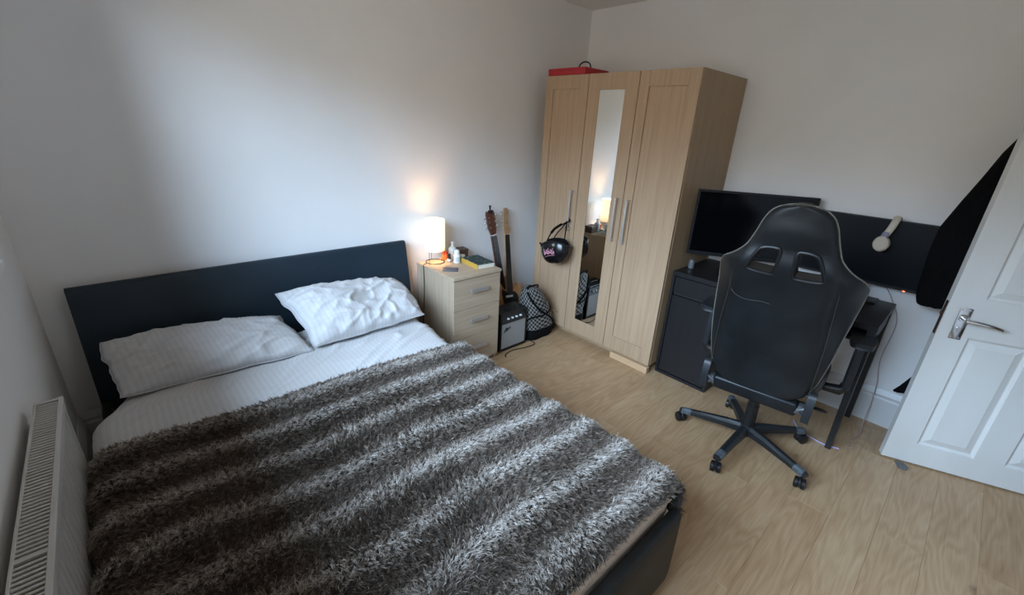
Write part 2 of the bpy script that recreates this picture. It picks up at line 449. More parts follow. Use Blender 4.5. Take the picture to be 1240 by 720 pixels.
# faces of the leaf: camera side is local -y
def door_side(sgn):
    """framed face with recessed mouldings and raised fields, as its own quads"""
    pass
b = B()
st, ml = 0.114, 0.111
pw = (DW - 2*st - ml) / 2
xs = [(st, st + pw), (st + pw + ml, DW - st)]
zs = [(0.115, 0.715), (0.90, 1.83)]
b.box((0, 0, 0), (st, DT, DH)); b.box((DW - st, 0, 0), (DW, DT, DH))
b.box((xs[0][1], 0, 0.115), (xs[1][0], DT, 1.83))
b.box((st, 0, 0), (DW - st, DT, 0.115)); b.box((st, 0, 1.83), (DW - st, DT, DH))
for x0, x1 in xs: b.box((x0, 0, 0.715), (x1, DT, 0.90))
bmesh.ops.remove_doubles(b.bm, verts=b.bm.verts, dist=1e-5)
b.done('door_frame', MAT['door'], door, smooth=0)
for x0, x1 in xs:
    for z0, z1 in zs:
        b = B()
        for yf, s in ((0.0, 1), (DT, -1)):
            def ring(i, dep): return [(x0+i, yf+s*dep, z0+i), (x1-i, yf+s*dep, z0+i), (x1-i, yf+s*dep, z1-i), (x0+i, yf+s*dep, z1-i)]
            b.ring_loft([ring(0, 0.0), ring(0.003, 0.006), ring(0.010, 0.010), ring(0.014, 0.011), ring(0.040, 0.003), ring(0.042, 0.002)], cap=False)
            q = [b.v(p) for p in ring(0.042, 0.002)]; b.f(q)
        b.done('door_panel', MAT['door'], door, smooth=0)
# lever handle on a long back plate (camera side = local -y)
h = thing('door_handle', None, None); h.parent = door; h['label'] = 'polished chrome lever handle on a long back plate'
b = B(); b.box((0.044, -0.006, 0.70), (0.088, 0.0, 0.853), 0.002, 2); b.done('back_plate', MAT['chrome'], h)
b = B(); b.cyl((0.066, -0.006, 0.805), (0.066, -0.012, 0.805), 0.017, 0.015, 20); b.cyl((0.066, -0.012, 0.805), (0.066, -0.05, 0.805), 0.009, 0.009, 14)
b.tube(smoothpath([(0.060, -0.05, 0.806), (0.085, -0.052, 0.806), (0.125, -0.053, 0.803), (0.165, -0.050, 0.796), (0.188, -0.044, 0.789)], 5),
       [0.0095]*8 + [0.0085]*7 + [0.0078]*6, 10)
b.done('lever', MAT['chrome'], h)
b = B()
for sx, sz in ((0.052, 0.709), (0.080, 0.709), (0.052, 0.844), (0.080, 0.844)):
    b.cyl((sx, -0.006, sz), (sx, -0.0078, sz), 0.0035, 0.003, 10)
b.cyl((0.066, -0.006, 0.752), (0.066, -0.010, 0.752), 0.0085, 0.0085, 14); b.box((0.063, -0.0105, 0.733), (0.069, -0.006, 0.752))
b.done('keyhole_escutcheon', MAT['steel'], h)
b = B(); b.box((-0.0015, 0.008, 0.705), (0.0, 0.030, 0.87)); b.box((-0.009, 0.013, 0.80), (0.0, 0.024, 0.82), 0.002)
o = b.done('latch_plate', mat('rusty_latch', (0.09,0.05,0.035), 0.5, 0.6), door, smooth=0); o['label'] = 'dark tarnished latch plate on the door edge'
for hz in (0.2, 1.0, 1.75):
    B().cyl((DW + 0.004, DT, hz), (DW + 0.004, DT, hz + 0.09), 0.006, None, 10).done('hinge', MAT['steel'], door)
# door stop wedge
b = B()
b.ring_loft([[(-0.017, -0.03, 0), (0.017, -0.03, 0), (0.017, -0.03, 0.022), (-0.017, -0.03, 0.022)], [(-0.017, 0.03, 0), (0.017, 0.03, 0), (0.017, 0.03, 0.006), (-0.017, 0.03, 0.006)]])
o = b.done('door_wedge', mat('grey_rubber', (0.13,0.13,0.135), 0.7), smooth=0, loc=(3.012, -2.597, 0), rot=(0, 0, radians(-68)))
tag(o, 'small grey rubber wedge under the open door corner', 'door wedge')

# ------------------------------------------------------------------ radiator
rad = thing('radiator', 'white panel radiator with slotted top grille below the window', 'radiator', (0.022, -0.80, 0))
RL, RD, RZ0, RZ1 = 1.50, 0.062, 0.17, 0.70
b = B()  # ribbed front panel facing +x; runs to -y
pitch = 0.0333; n = int(RL / pitch)
pts = []
for i in range(n):
    y0 = -0.012 - i * pitch
    pts += [(RD - 0.008, y0), (RD - 0.008, y0 - pitch*0.45), (RD - 0.0155, y0 - pitch*0.58), (RD - 0.0155, y0 - pitch*0.85)]
pts.append((RD - 0.008, -RL + 0.012))
ptsb = [(x - 0.004, y) for x, y in reversed(pts)]
b.ring_loft([[(x, y, z) for x, y in pts + ptsb] for z in (RZ0 + 0.02, RZ1 - 0.035)])
b.box((RD - 0.012, -RL + 0.004, RZ1 - 0.036), (RD - 0.002, -0.004, RZ1 - 0.002), 0.003, 2)
b.box((RD - 0.012, -RL + 0.004, RZ0), (RD - 0.002, -0.004, RZ0 + 0.021), 0.003, 2)
b.done('front_panel', MAT['radiator'], rad)
b = B()
b.box((0, -RL, RZ1 - 0.006), (0.006, 0, RZ1 + 0.004), 0.0015); b.box((RD - 0.011, -RL, RZ1 - 0.006), (RD, 0, RZ1 + 0.004), 0.0015)
for yy in (0, -0.645, -1.10, -RL + 0.012):
    b.box((0.006, yy - 0.012, RZ1 - 0.005), (RD - 0.011, yy, RZ1 + 0.002))
b.done('grille_frame', MAT['radiator'], rad, smooth=0)
b = B(); b.box((0, -0.007, RZ0), (RD - 0.004, -0.001, RZ1 - 0.005), 0.002)
b.done('side_panel', MAT['radiator'], rad, smooth=0)
b = B(); b.box((0, -RL + 0.001, RZ0), (RD - 0.004, -RL + 0.007, RZ1 - 0.005), 0.002)
b.done('side_panel', MAT['radiator'], rad, smooth=0)
b = B(); b.box((0.001, -RL + 0.01, RZ0), (0.005, -0.01, RZ1 - 0.01)); b.box((0.006, -RL + 0.02, RZ0 + 0.02), (RD - 0.02, -0.02, RZ0 + 0.30))
b.done('back_panel', MAT['radiator'], rad, smooth=0)
sl = B(); sl.box((0.006, -0.0030, -0.003), (RD - 0.011, 0.0030, 0.0008)); slo = sl.done('grille_slat', MAT['radiator'], rad, smooth=0)
ys_ = []
for a, c in ((-0.018, -0.640), (-0.663, -1.095), (-1.118, -RL + 0.018)):
    m_ = int((a - c) / 0.0128)
    ys_ += [a - (i + 0.5) * (a - c) / m_ for i in range(m_)]
slo.location = (0, ys_[0], RZ1)
for yy in ys_[1:]:
    c = slo.copy(); COL.objects.link(c); c.parent = rad; c.location = (0, yy, RZ1)
b = B()
for yy in (-0.25, -1.2):
    b.box((-0.018, yy, 0.30), (0.001, yy - 0.03, 0.62))
b.cyl((0.03, -RL + 0.05, RZ0), (0.03, -RL + 0.05, 0.0), 0.008, None, 10); b.cyl((0.03, -0.05, RZ0), (0.03, -0.05, 0.0), 0.008, None, 10)
b.done('wall_bracket', MAT['radiator'], rad, smooth=0)

# ------------------------------------------------------------------ bed
BX0, BX1 = 0.100, 1.447
FY = -2.137
bed = thing('bed', 'black faux-leather double bed frame with a broad curved headboard', 'bed', (0, 0, 0))
# headboard: slab leaning back, slightly dished across its width
b = B(); nx = 24; hz0, hz1 = 0.05, 0.812
x0, x1 = 0.098, 1.648
rings = []
def hb_y(x, z, back):
    t = (z - hz0) / (hz1 - hz0)
    u = (x - x0) / (x1 - x0) * 2 - 1
    return (-0.165 + 0.095 * t ** 1.3) + (0.040 if back else 0) + 0.010 * (1 - u*u) * (-0.0 if back else 1) 
prof = [(hz0, 0), (0.2, 0), (0.4, 0), (0.6, 0), (hz1 - 0.02, 0), (hz1 - 0.004, 0.004), (hz1, 0.014), (hz1, 0.028), (hz1 - 0.004, 0.036), (hz1 - 0.02, 0.040), (0.6, 0.040), (0.4, 0.040), (0.2, 0.04), (hz0, 0.04)]
for i in range(nx + 1):
    x = x0 + (x1 - x0) * i / nx
    rings.append([(x, hb_y(x, z, False) + d - 0.004 * 0, z) for z, d in prof])
b.ring_loft(rings)
b.done('headboard', MAT['leather_head'], bed, smooth=50)
# a fine stitched seam along the headboard edge
b = B()
b.tube([(x1 - 0.002, hb_y(x1, z, False) + 0.002, z) for z in (0.1, 0.25, 0.4, 0.55, 0.7, 0.80)], 0.0022, 6)
b.done('edge_seam', MAT['leather_head'], bed)
b = B()
b.tube([(x0 + 0.002, hb_y(x0, z, False) + 0.002, z) for z in (0.1, 0.25, 0.4, 0.55, 0.7, 0.80)], 0.0022, 6)
b.done('edge_seam', MAT['leather_head'], bed)
# footboard: padded panel tapering under
b = B(); prof = [(0.085, 0.020), (0.10, 0.004), (0.14, 0.0), (0.30, 0.0), (0.385, 0.002), (0.398, 0.010), (0.40, 0.020), (0.40, 0.034), (0.392, 0.040), (0.20, 0.041), (0.085, 0.04)]
rings = []
for x, k in ((BX0, 0.6), (BX0 + 0.008, 1), (BX1 - 0.008, 1), (BX1, 0.6)):
    cy, cz = 0.021, 0.24
    rings.append([(x, FY + cy + (d - cy) * (1 if k == 1 else 0.75), cz + (z - cz) * (1 if k == 1 else 0.98)) for z, d in prof])
b.ring_loft(rings); b.done('footboard', MAT['leather'], bed, smooth=50)
for xa, xb in ((BX0, BX0 + 0.035), (BX1 - 0.035, BX1)):
    b = B(); b.box((xa, FY + 0.056, 0.09), (xb, -0.175, 0.326), 0.01, 3); b.done('side_rail', MAT['leather'], bed)
for lx in (BX0 + 0.05, BX1 - 0.05):
    for ly in (FY + 0.045, -0.25):
        b = B(); b.lathe([(0.018, 0.0), (0.022, 0.01), (0.026, 0.088)], (lx, ly, 0), 14); b.done('leg', MAT['black_plastic'], bed)
for i in range(13):
    yy = -0.55 - i * 0.120
    B().box((BX0 + 0.036, yy - 0.035, 0.312), (BX1 - 0.036, yy + 0.035, 0.3265)).done('slat', MAT['pine'], bed, smooth=0)

# mattress with piped edge
mt = thing('mattress', 'cream mattress showing as a strip below the fur throw', 'mattress', (0, 0, 0))
b = B(); b.box((BX0 + 0.150, FY + 0.050, 0.332), (BX1 + 0.004, -0.305, 0.440), 0.03, 4); b.done('mattress_body', MAT['mattress'], mt)
b = B()
mx0, mx1, my0, my1 = BX0 + 0.152, BX1 + 0.002, FY + 0.052, -0.307
for z in (0.360, 0.413):
    b.tube([(mx0, my0, z), (mx1, my0, z), (mx1, my1, z), (mx0, my1, z)], 0.005, 8, close=True)
b.done('piping', MAT['mattress'], mt)

# ---- cloth surfaces over the bed, as functions of arc s (across) and t (along)
def fr(x, y, sx, sy, seed=0.0, oct=3):
    return noise.fractal(Vector((x * sx + seed, y * sy - seed, seed * 0.7)), 1.0, 2.0, oct)

def across(s, xl, xr, z, dl, dr, r=0.05):
    """arc length s measured from left top edge xl; s<0 hangs left, s>xr-xl hangs right; returns x, dz, nx, nz"""
    Lf = xr - xl
    if s < r:
        q = (r - s)
        if q < r * pi / 2:
            a = q / r
            return xl + r - r * sin(a), -r * (1 - cos(a)), -sin(a), cos(a)
        return xl - 0.0, -r - (q - r * pi / 2), -1, 0
    if s > Lf - r:
        q = s - (Lf - r)
        if q < r * pi / 2:
            a = q / r
            return xr - r + r * sin(a), -r * (1 - cos(a)), sin(a), cos(a)
        return xr + 0.0, -r - (q - r * pi / 2), 1, 0
    return xl + s, 0.0, 0, 1

def grid_obj(name, fn, nu, nv, mat_, parent=None, thick=0.0, uvs=None, smooth=True):
    V = []; UV = []
    for j in range(nv + 1):
        for i in range(nu + 1):
            p, uvp = fn(i / nu, j / nv); V.append(p); UV.append(uvp)
    F = []
    for j in range(nv):
        for i in range(nu):
            a = j * (nu + 1) + i
            F.append((a, a + 1, a + nu + 2, a + nu + 1))
    me = bpy.data.meshes.new(name); me.from_pydata([tuple(p) for p in V], [], F); me.materials.append(mat_)
    ul = me.uv_layers.new(name='UVMap')
    for lp in me.loops: ul.data[lp.index].uv = UV[lp.vertex_index]
    me.polygons.foreach_set('use_smooth', [True] * len(F))
    o = bpy.data.objects.new(name, me); COL.objects.link(o)
    if parent is not None: o.parent = parent
    if thick:
        md = o.modifiers.new('thickness', 'SOLIDIFY'); md.thickness = thick; md.offset = -1
    return o

def duvet_fn(a, c):
    s = -0.14 + a * (0.14 + 1.38 + 0.20)
    y = -0.300 - c * 0.78
    q_ = max(0.0, min(1.0, (-0.43 - y) / 0.20))
    xl, xr = 0.215 - 0.117 * q_, 1.468 + 0.012 * sin(y * 9)
    s = -0.14 + a * (0.14 + (xr - xl) + 0.20)
    x, dz, nx_, nz_ = across(s, xl, xr, 0, 0.14, 0.2, 0.055)
    z = 0.472 + 0.016 * (1 - abs(2 * (x - xl) / (xr - xl) - 1) ** 4)
    # creases fanning across the cover, stronger on the right
    dd = fr(x, y, 2.2, 5.0, 3.1, 3) * 0.008
    k = 0.35 + 0.65 * max(0, min(1, (x - 0.7) / 0.5))
    ang = x * 0.85 + y * 0.53
    cross = -x * 0.53 + y * 0.85
    rd = 1 - abs(fr(ang, cross, 2.0, 13.0, 8.3, 2)) * 2.2
    dd += k * max(0, rd) ** 3 * 0.012
    rd = 1 - abs(fr(x, y, 1.2, 8.0, 5.3, 2)) * 2.0
    dd += (1.1 - k) * max(0, rd) ** 3 * 0.007
    if c < 0.05: dd -= (0.05 - c) * 0.35
    dd *= 0.4 + 0.6 * nz_
    z -= 0.026 * 0.7 * max(0.0, min(1.0, (-0.86 - y) / 0.05))
    if y < -0.84: dd = min(dd, 0.003)
    return (x + nx_ * dd, y, z + dz + nz_ * dd), (s, y)
duv = grid_obj('duvet', duvet_fn, 190, 90, MAT['sheet'], thick=0.008)
tag(duv, 'white striped duvet spread between the pillows and the fur throw', 'duvet')

def pillow(name, label, corners, thick, seed, dent=0.0, ear=1):
    """corners: bottom-left, bottom-right, top-right, top-left (3-D)"""
    BL, BR, TR, TL = [Vector(c) for c in corners]
    nrm = (BR - BL).cross(TL - BL).normalized()
    W = ((BR - BL).length + (TR - TL).length) / 2; H = ((TL - BL).length + (TR - BR).length) / 2
    root = thing(name, label, 'pillow', BL)
    nu, nv = 84, 56
    def pt(a, c, side):
        u = 2 * a - 1; v = 2 * c - 1
        # ears at the corners, edges drawn in
        ea = 1 - 0.045 * (1 - v * v); eb = 1 - 0.06 * (1 - u * u)
        aa = 0.5 + 0.5 * u * eb * (1 + 0.010 * fr(c, seed, 6, 1, seed, 2)); cc = 0.5 + 0.5 * v * ea * 1.0
        P = BL * (1-aa) * (1-cc) + BR * aa * (1-cc) + TR * aa * cc + TL * (1-aa) * cc
        e = max(0.0, (1 - abs(u) ** 2.6)) ** 0.55 * max(0.0, (1 - abs(v) ** 2.6)) ** 0.55
        hgt = thick * (0.62 if side > 0 else 0.30) * e
        if side > 0:
            hgt *= 1 + 0.16 * fr(a, c, 2.2, 2.2, seed, 2)
            hgt -= dent * math.exp(-((u - 0.25) ** 2 * 5 + (v + 0.05) ** 2 * 3)) * thick
            r1 = 1 - abs(fr(a * 1.3 + c * 0.8, c * 1.1 - a * 0.7, 1.6, 5.0, seed + 2, 2)) * 2.4
            r2 = 1 - abs(fr(a, c, 5.0, 3.0, seed + 5, 2)) * 2.6
            edge = min(1.0, e * 2)
            hgt += (max(0, r1) ** 2 * 0.013 + max(0, r2) ** 2 * 0.008) * edge
            # gathers running in from the seams
            hgt += 0.004 * sin((a * 34 + fr(a, c, 3, 3, seed, 2) * 9)) * (abs(v) ** 3) * edge
            hgt += 0.004 * sin((c * 26 + fr(a, c, 3, 3, seed + 1, 2) * 9)) * (abs(u) ** 3) * edge
        # wavy seam line and drooping corners
        P = P + (TL - BL).normalized() * (0.012 * fr(a, seed, 4, 1, seed, 2) * abs(v) ** 4 * (1 if v > 0 else 0.6)) + (BR - BL).normalized() * (0.014 * fr(c, seed + 3, 4, 1, seed, 2) * abs(u) ** 4)
        P = P - nrm * (0.012 * abs(u * v) ** 3) * (1 if v > 0 else 0)
        P = P + nrm * (hgt * side)
        return P - BL
    V = []; F = []; UV = []
    for side in (1, -1):
        for j in range(nv + 1):
            for i in range(nu + 1):
                V.append(pt(i/nu, j/nv, side)); UV.append((i/nu * W, j/nv * H))
    n1 = (nu + 1) * (nv + 1)
    for j in range(nv):
        for i in range(nu):
            a = j * (nu + 1) + i
            F.append((a, a + 1, a + nu + 2, a + nu + 1)); F.append((n1 + a, n1 + a + nu + 1, n1 + a + nu + 2, n1 + a + 1))
    me = bpy.data.meshes.new('pillow_body'); me.from_pydata([tuple(p) for p in V], [], F); me.materials.append(MAT['sheet'])
    ul = me.uv_layers.new(name='UVMap')
    for lp in me.loops: ul.data[lp.index].uv = UV[lp.vertex_index]
    bm = bmesh.new(); bm.from_mesh(me); bmesh.ops.remove_doubles(bm, verts=bm.verts, dist=1e-5); bmesh.ops.recalc_face_normals(bm, faces=bm.faces); bm.to_mesh(me); bm.free()
    me.polygons.foreach_set('use_smooth', [True] * len(me.polygons))
    o = bpy.data.objects.new('pillow_body', me); COL.objects.link(o); o.parent = root
    # seam welt
    b = B(); loop = []
    for k in range(40): loop.append(pt(k/40, 0, 1))
    for k in range(30): loop.append(pt(1, k/30, 1))
    for k in range(40): loop.append(pt(1 - k/40, 1, 1))
    for k in range(30): loop.append(pt(0, 1 - k/30, 1))
    b.tube(loop, 0.0028, 6, close=True); b.done('seam', MAT['sheet'], root)
    return root
pillow('pillow', 'flatter white striped pillow lying at the radiator side of the bed',
       [(0.190, -0.525, 0.505), (0.868, -0.592, 0.508), (0.828, -0.212, 0.560), (0.155, -0.212, 0.622)], 0.115, 1.7, ear=1)
pillow('pillow', 'plump rumpled white striped pillow tilted against the headboard near the lamp',
       [(0.885, -0.585, 0.518), (1.482, -0.550, 0.518), (1.515, -0.212, 0.622), (0.838, -0.218, 0.684)], 0.165, 6.2, dent=0.26, ear=2)

# ---- fur throw
TL = 1.24
def throw_surface(s, t):
    """vectorised; s arc length across from the left top edge, t metres from the head-side edge"""
    s = np.asarray(s, float); t = np.asarray(t, float)
    xl, xr0 = 0.096, 1.485
    xr = xr0 + 0.010 * np.sin(t * 7.0 + 1.0)
    r = 0.06
    Lf = xr - xl
    # head-side edge runs slightly slanted
    y0 = -0.825 - 0.075 * np.clip(s / 1.4, 0, 1) - 0.012 * np.sin(s * 5)
    kc = np.clip((s - 1.10) / 0.28, 0, 1); kc = kc * kc * (3 - 2 * kc)
    yend = FY + 0.040 - 0.010 * np.sin(s * 3.0) - 0.022 * kc
    y = y0 + (yend - y0) * t / TL
    x = xl + s; dz = np.zeros_like(s); nx = np.zeros_like(s); nz = np.ones_like(s)
    q = r - s; a = np.clip(q / r, 0, pi/2); ml_ = s < r
    x = np.where(ml_, xl + r - r * np.sin(a), x); dz = np.where(ml_, -r * (1 - np.cos(a)) - np.clip(q - r*pi/2, 0, None), dz)
    nx = np.where(ml_, -np.sin(a), nx); nz = np.where(ml_, np.cos(a), nz)
    q = s - (Lf - r); a = np.clip(q / r, 0, pi/2); mr = q > 0
    hang = np.clip(q - r*pi/2, 0, None)
    x = np.where(mr, xr - r + r * np.sin(a) + hang * 0.10, x); dz = np.where(mr, -r * (1 - np.cos(a)) - hang, dz)
    nx = np.where(mr, np.sin(a), nx); nz = np.where(mr, np.cos(a), nz)
    # foot edge rolls over the mattress
    yf = FY + 0.048 - 0.028 * kc; q = yf - y; r2 = 0.035; a2 = np.clip((q + r2) / r2, 0, pi/2); mf = q > -r2
    ny = np.where(mf, -np.sin(a2), 0.0); nzf = np.where(mf, np.cos(a2), 1.0)
    dzf = np.where(mf, -r2 * (1 - np.cos(a2)) - np.clip(q + r2 - r2*pi/2, 0, None), 0.0)
    y = np.where(mf, yf + r2 - r2 * np.sin(a2), y)
    z = 0.494 + dz + dzf
    # rounded bed top and the ribbed bands of the pile
    nz = nz * nzf
    ln = np.sqrt(nx**2 + ny**2 + nz**2) + 1e-9; nx, ny, nz = nx/ln, ny/ln, nz/ln
    ph = band_phase(s, t)
    amp = 0.0070 * np.cos(ph) + 0.004 * np.sin(s * 11 + t * 6) * np.sin(t * 9) 
    x = x + nx * amp; y = y + ny * amp * 0.4; z = z + nz * amp
    # keep clear of duvet near the head side
    return np.stack([x, y, z], -1), np.stack([nx, ny, nz], -1)
def band_phase(s, t):
    return 2 * pi * (t + 0.012 * np.sin(s * 4 + 1) + 0.010 * np.sin(s * 9.0) - 0.05) / 0.158
SL0, SL1 = -0.10, 1.43 + 0.10
nu, nv = 150, 150
S, Tt = np.meshgrid(np.linspace(SL0, SL1, nu + 1), np.linspace(0, TL, nv + 1))
Pg, Ng = throw_surface(S.ravel(), Tt.ravel())
F = []
for j in range(nv):
    for i in range(nu):
        a = j * (nu + 1) + i
        F.append((a, a + nu + 1, a + nu + 2, a + 1))
me = bpy.data.meshes.new('throw_backing'); me.from_pydata(Pg.tolist(), [], F)
me.materials.append(noise_mat('throw_backing_cloth', (0.035,0.027,0.021), (0.07,0.058,0.048), (60,60,60), 1, 3, 0.95))
me.polygons.foreach_set('use_smooth', [True] * len(F))
throw = thing('fur_throw', 'shaggy grey-brown faux-fur throw with pale ribbed bands across the bed', 'blanket', (0, 0, 0))
o = bpy.data.objects.new('throw_backing', me); COL.objects.link(o); o.parent = throw
md = o.modifiers.new('thickness', 'SOLIDIFY'); md.thickness = 0.006; md.offset = 0

rs = np.random.RandomState(11)
NH = 300000
s_ = rs.uniform(SL0, SL1, NH); t_ = rs.uniform(0, TL, NH)
# gather the strands into small tufts
cell = 0.0070
gi = np.floor(s_ / cell); gj = np.floor(t_ / cell)
def h2(i, j, k):
    v = np.sin(i * 127.1 + j * 311.7 + k * 74.7) * 43758.5453
    return v - np.floor(v)
cs = (gi + 0.2 + 0.6 * h2(gi, gj, 1)) * cell; ct = (gj + 0.2 + 0.6 * h2(gi, gj, 2)) * cell
P0, N0 = throw_surface(s_, t_)
PC, _ = throw_surface(np.clip(cs, SL0, SL1), np.clip(ct, 0, TL))
toc = PC - P0
# lean field: low frequency swirl plus per-tuft randomness
la = 2.3 * np.sin(s_ * 5.1 + 1.3 * np.sin(t_ * 6)) + 2.0 * np.sin(t_ * 7.3 + s_ * 2) + (h2(gi, gj, 3) - 0.5) * 3.6
lean = np.stack([np.cos(la), np.sin(la), np.zeros(NH)], -1)
lean += np.array([0.0, -0.45, 0])
lean -= N0 * np.sum(lean * N0, -1, keepdims=True)
ln_ = (0.012 + 0.008 * rs.rand(NH)) * (0.85 + 0.3 * h2(gi, gj, 4))
jit = rs.normal(0, 0.22, (NH, 3))
K = 5
pos = np.zeros((NH, K, 3), np.float32)
for k in range(K):
    q = k / (K - 1)
    up = N0 * (ln_ * (q - 0.30 * q * q))[:, None]
    sd = (lean * 0.75 + jit) * (ln_ * (0.25 * q + 0.70 * q * q))[:, None]
    pos[:, k] = P0 + up + sd + toc * (0.62 * q)
hc = bpy.data.hair_curves.new('fur_pile')
hc.add_curves([K] * NH)
hc.attributes['position'].data.foreach_set('vector', pos.reshape(-1)) if 'position' in hc.attributes else hc.points.foreach_set('position', pos.reshape(-1))
ra = hc.attributes.get('radius') or hc.attributes.new('radius', 'FLOAT', 'POINT')
rad_ = np.tile(np.array([0.0007, 0.0007, 0.00065, 0.0005, 0.00025], np.float32), NH)
ra.data.foreach_set('value', rad_)
# how frosted each strand is: paler along the band crests, varied by tuft
ph = band_phase(s_, t_)
band = 0.5 + 0.5 * np.cos(ph)
fz = 0.15 + 0.46 * band ** 2.0 + 0.40 * (h2(gi, gj, 5) - 0.5) + rs.normal(0, 0.13, NH)
fa = hc.attributes.new('frost', 'FLOAT', 'CURVE')
fa.data.foreach_set('value', np.clip(fz, 0, 1).astype(np.float32))
fm = bpy.data.materials.new('faux_fur'); fm.use_nodes = True
fb = fm.node_tree.nodes['Principled BSDF']; fb.inputs['Roughness'].default_value = 0.55; fb.inputs['Specular IOR Level'].default_value = 0.35
at = N(fm, 'ShaderNodeAttribute'); at.attribute_name = 'frost'
hi = N(fm, 'ShaderNodeHairInfo')
tip = ramp(fm, at.outputs['Fac'], [(0.0, (0.050,0.034,0.024)), (0.30, (0.14,0.103,0.078)), (0.6, (0.42,0.36,0.31)), (1.0, (0.84,0.79,0.74))])
mxf = N(fm, 'ShaderNodeMix', data_type='RGBA')
kf = ramp(fm, hi.outputs['Intercept'], [(0.15, (0,0,0)), (0.8, (1,1,1))])
L(fm, kf, mxf.inputs[0]); mxf.inputs[6].default_value = (0.032,0.024,0.019,1); L(fm, tip, mxf.inputs[7])
L(fm, mxf.outputs[2], fb.inputs['Base Color'])
hc.materials.append(fm)
fo = bpy.data.objects.new('fur_pile', hc); COL.objects.link(fo); fo.parent = throw; fo['kind'] = 'stuff'
SC.cycles_curves.shape = 'RIBBONS' if hasattr(SC, 'cycles_curves') else None

# ------------------------------------------------------------------ bedside chest of drawers
CX0, CX1, CY0, CY1, CZ = 1.728, 2.100, -0.484, -0.066, 0.659
ch = thing('bedside_chest', 'pale oak bedside chest of drawers with silver bar handles', 'chest of drawers', (CX0, CY1, 0))
cw, cd = CX1 - CX0, CY1 - CY0
B().box((-0.004, -cd - 0.006, CZ - 0.018), (cw + 0.004, 0, CZ), 0.0015).done('top', MAT['oak_h'], ch, smooth=0)
B().box((0, -cd + 0.018, 0), (0.016, -0.002, CZ - 0.0185), 0.001).done('side_panel', MAT['oak_chest'], ch, smooth=0)
B().box((cw - 0.016, -cd + 0.018, 0), (cw, -0.002, CZ - 0.0185), 0.001).done('side_panel', MAT['oak_chest'], ch, smooth=0)
B().box((0.0165, -0.012, 0.01), (cw - 0.0165, -0.004, CZ - 0.019)).done('back_panel', MAT['oak_chest'], ch, smooth=0)
B().box((0.0165, -cd + 0.03, 0.0), (cw - 0.0165, -cd + 0.045, 0.05)).done('plinth', MAT['oak_chest'], ch, smooth=0)
dz0 = 0.035; dh = (CZ - 0.022 - dz0) / 3
for i in range(3):
    z0 = dz0 + i * dh
    d = B().box((0.001, -cd, z0 + 0.0015), (cw - 0.001, -cd + 0.017, z0 + dh - 0.0015), 0.0012).done('drawer', MAT['oak_h'], ch, smooth=0)
    b = B(); hx = cw / 2 + 0.004; hz = z0 + dh * 0.60
    b.box((hx - 0.070, -cd - 0.024, hz - 0.013), (hx + 0.070, -cd - 0.016, hz + 0.013), 0.003, 2)
    b.box((hx - 0.062, -cd - 0.017, hz - 0.004), (hx - 0.050, -cd, hz + 0.004)); b.box((hx + 0.050, -cd - 0.017, hz - 0.004), (hx + 0.062, -cd, hz + 0.004))
    hh_ = b.done('handle', MAT['steel'], d, smooth=0); hh_['label'] = 'brushed silver bar handle'

# lamp
TZ = CZ
lamp = thing('table_lamp', 'lit white cylinder table lamp on a thin black wire ring base', 'lamp', (1.826, -0.135, TZ))
b = B(); R_ = 0.060
b.tube([(R_ * cos(a), R_ * sin(a), 0.003) for a in [2*pi*k/40 for k in range(40)]], 0.003, 8, close=True); b.done('base_ring', MAT['black_metal'], lamp)
for k in range(3):
    a = radians(200 + 120 * k)
    b = B(); b.tube([(R_*cos(a), R_*sin(a), 0.003), (0.060*cos(a), 0.060*sin(a), 0.085), (0.056*cos(a), 0.056*sin(a), 0.115), (0, 0, 0.112)], 0.0018, 6); b.done('leg', MAT['black_metal'], lamp)
SHR, SH0, SH1 = 0.066, 0.083, 0.286
sm = bpy.data.materials.new('lit_lamp_shade'); sm.use_nodes = True
sb = sm.node_tree.nodes['Principled BSDF']; sb.inputs['Base Color'].default_value = (0.85,0.80,0.70,1); sb.inputs['Roughness'].default_value = 0.8
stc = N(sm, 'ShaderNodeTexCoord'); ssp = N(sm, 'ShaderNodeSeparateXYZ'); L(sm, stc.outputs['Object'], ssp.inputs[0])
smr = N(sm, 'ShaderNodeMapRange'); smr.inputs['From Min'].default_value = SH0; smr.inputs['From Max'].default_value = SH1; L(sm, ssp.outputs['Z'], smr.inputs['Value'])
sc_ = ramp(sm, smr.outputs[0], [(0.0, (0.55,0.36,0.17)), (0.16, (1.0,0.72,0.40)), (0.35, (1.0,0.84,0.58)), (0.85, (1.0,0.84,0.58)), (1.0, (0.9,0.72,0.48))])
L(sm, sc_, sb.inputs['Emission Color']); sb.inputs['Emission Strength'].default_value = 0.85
b = B(); b.ring_loft([[(r*cos(2*pi*k/40), r*sin(2*pi*k/40), z) for k in range(40)] for r, z in ((SHR, SH0), (SHR, SH1), (SHR - 0.0015, SH1), (SHR - 0.0015, SH0))], cap=False, close=True)
b.done('lamp_shade', sm, lamp)
b = B()
for z in (SH0 + 0.002, SH1 - 0.002):
    b.tube([((SHR-0.003)*cos(2*pi*k/40), (SHR-0.003)*sin(2*pi*k/40), z) for k in range(40)], 0.0016, 6, close=True)
for k in range(3):
    a = radians(200 + 120 * k); b.tube([((SHR-0.003)*cos(a), (SHR-0.003)*sin(a), SH0 + 0.002), (0.02*cos(a), 0.02*sin(a), 0.122)], 0.0012, 5)
b.done('shade_wire', MAT['steel'], lamp)
b = B(); b.cyl((0,0,0.100), (0,0,0.125), 0.014, None, 14); b.done('bulb_holder', MAT['black_plastic'], lamp)
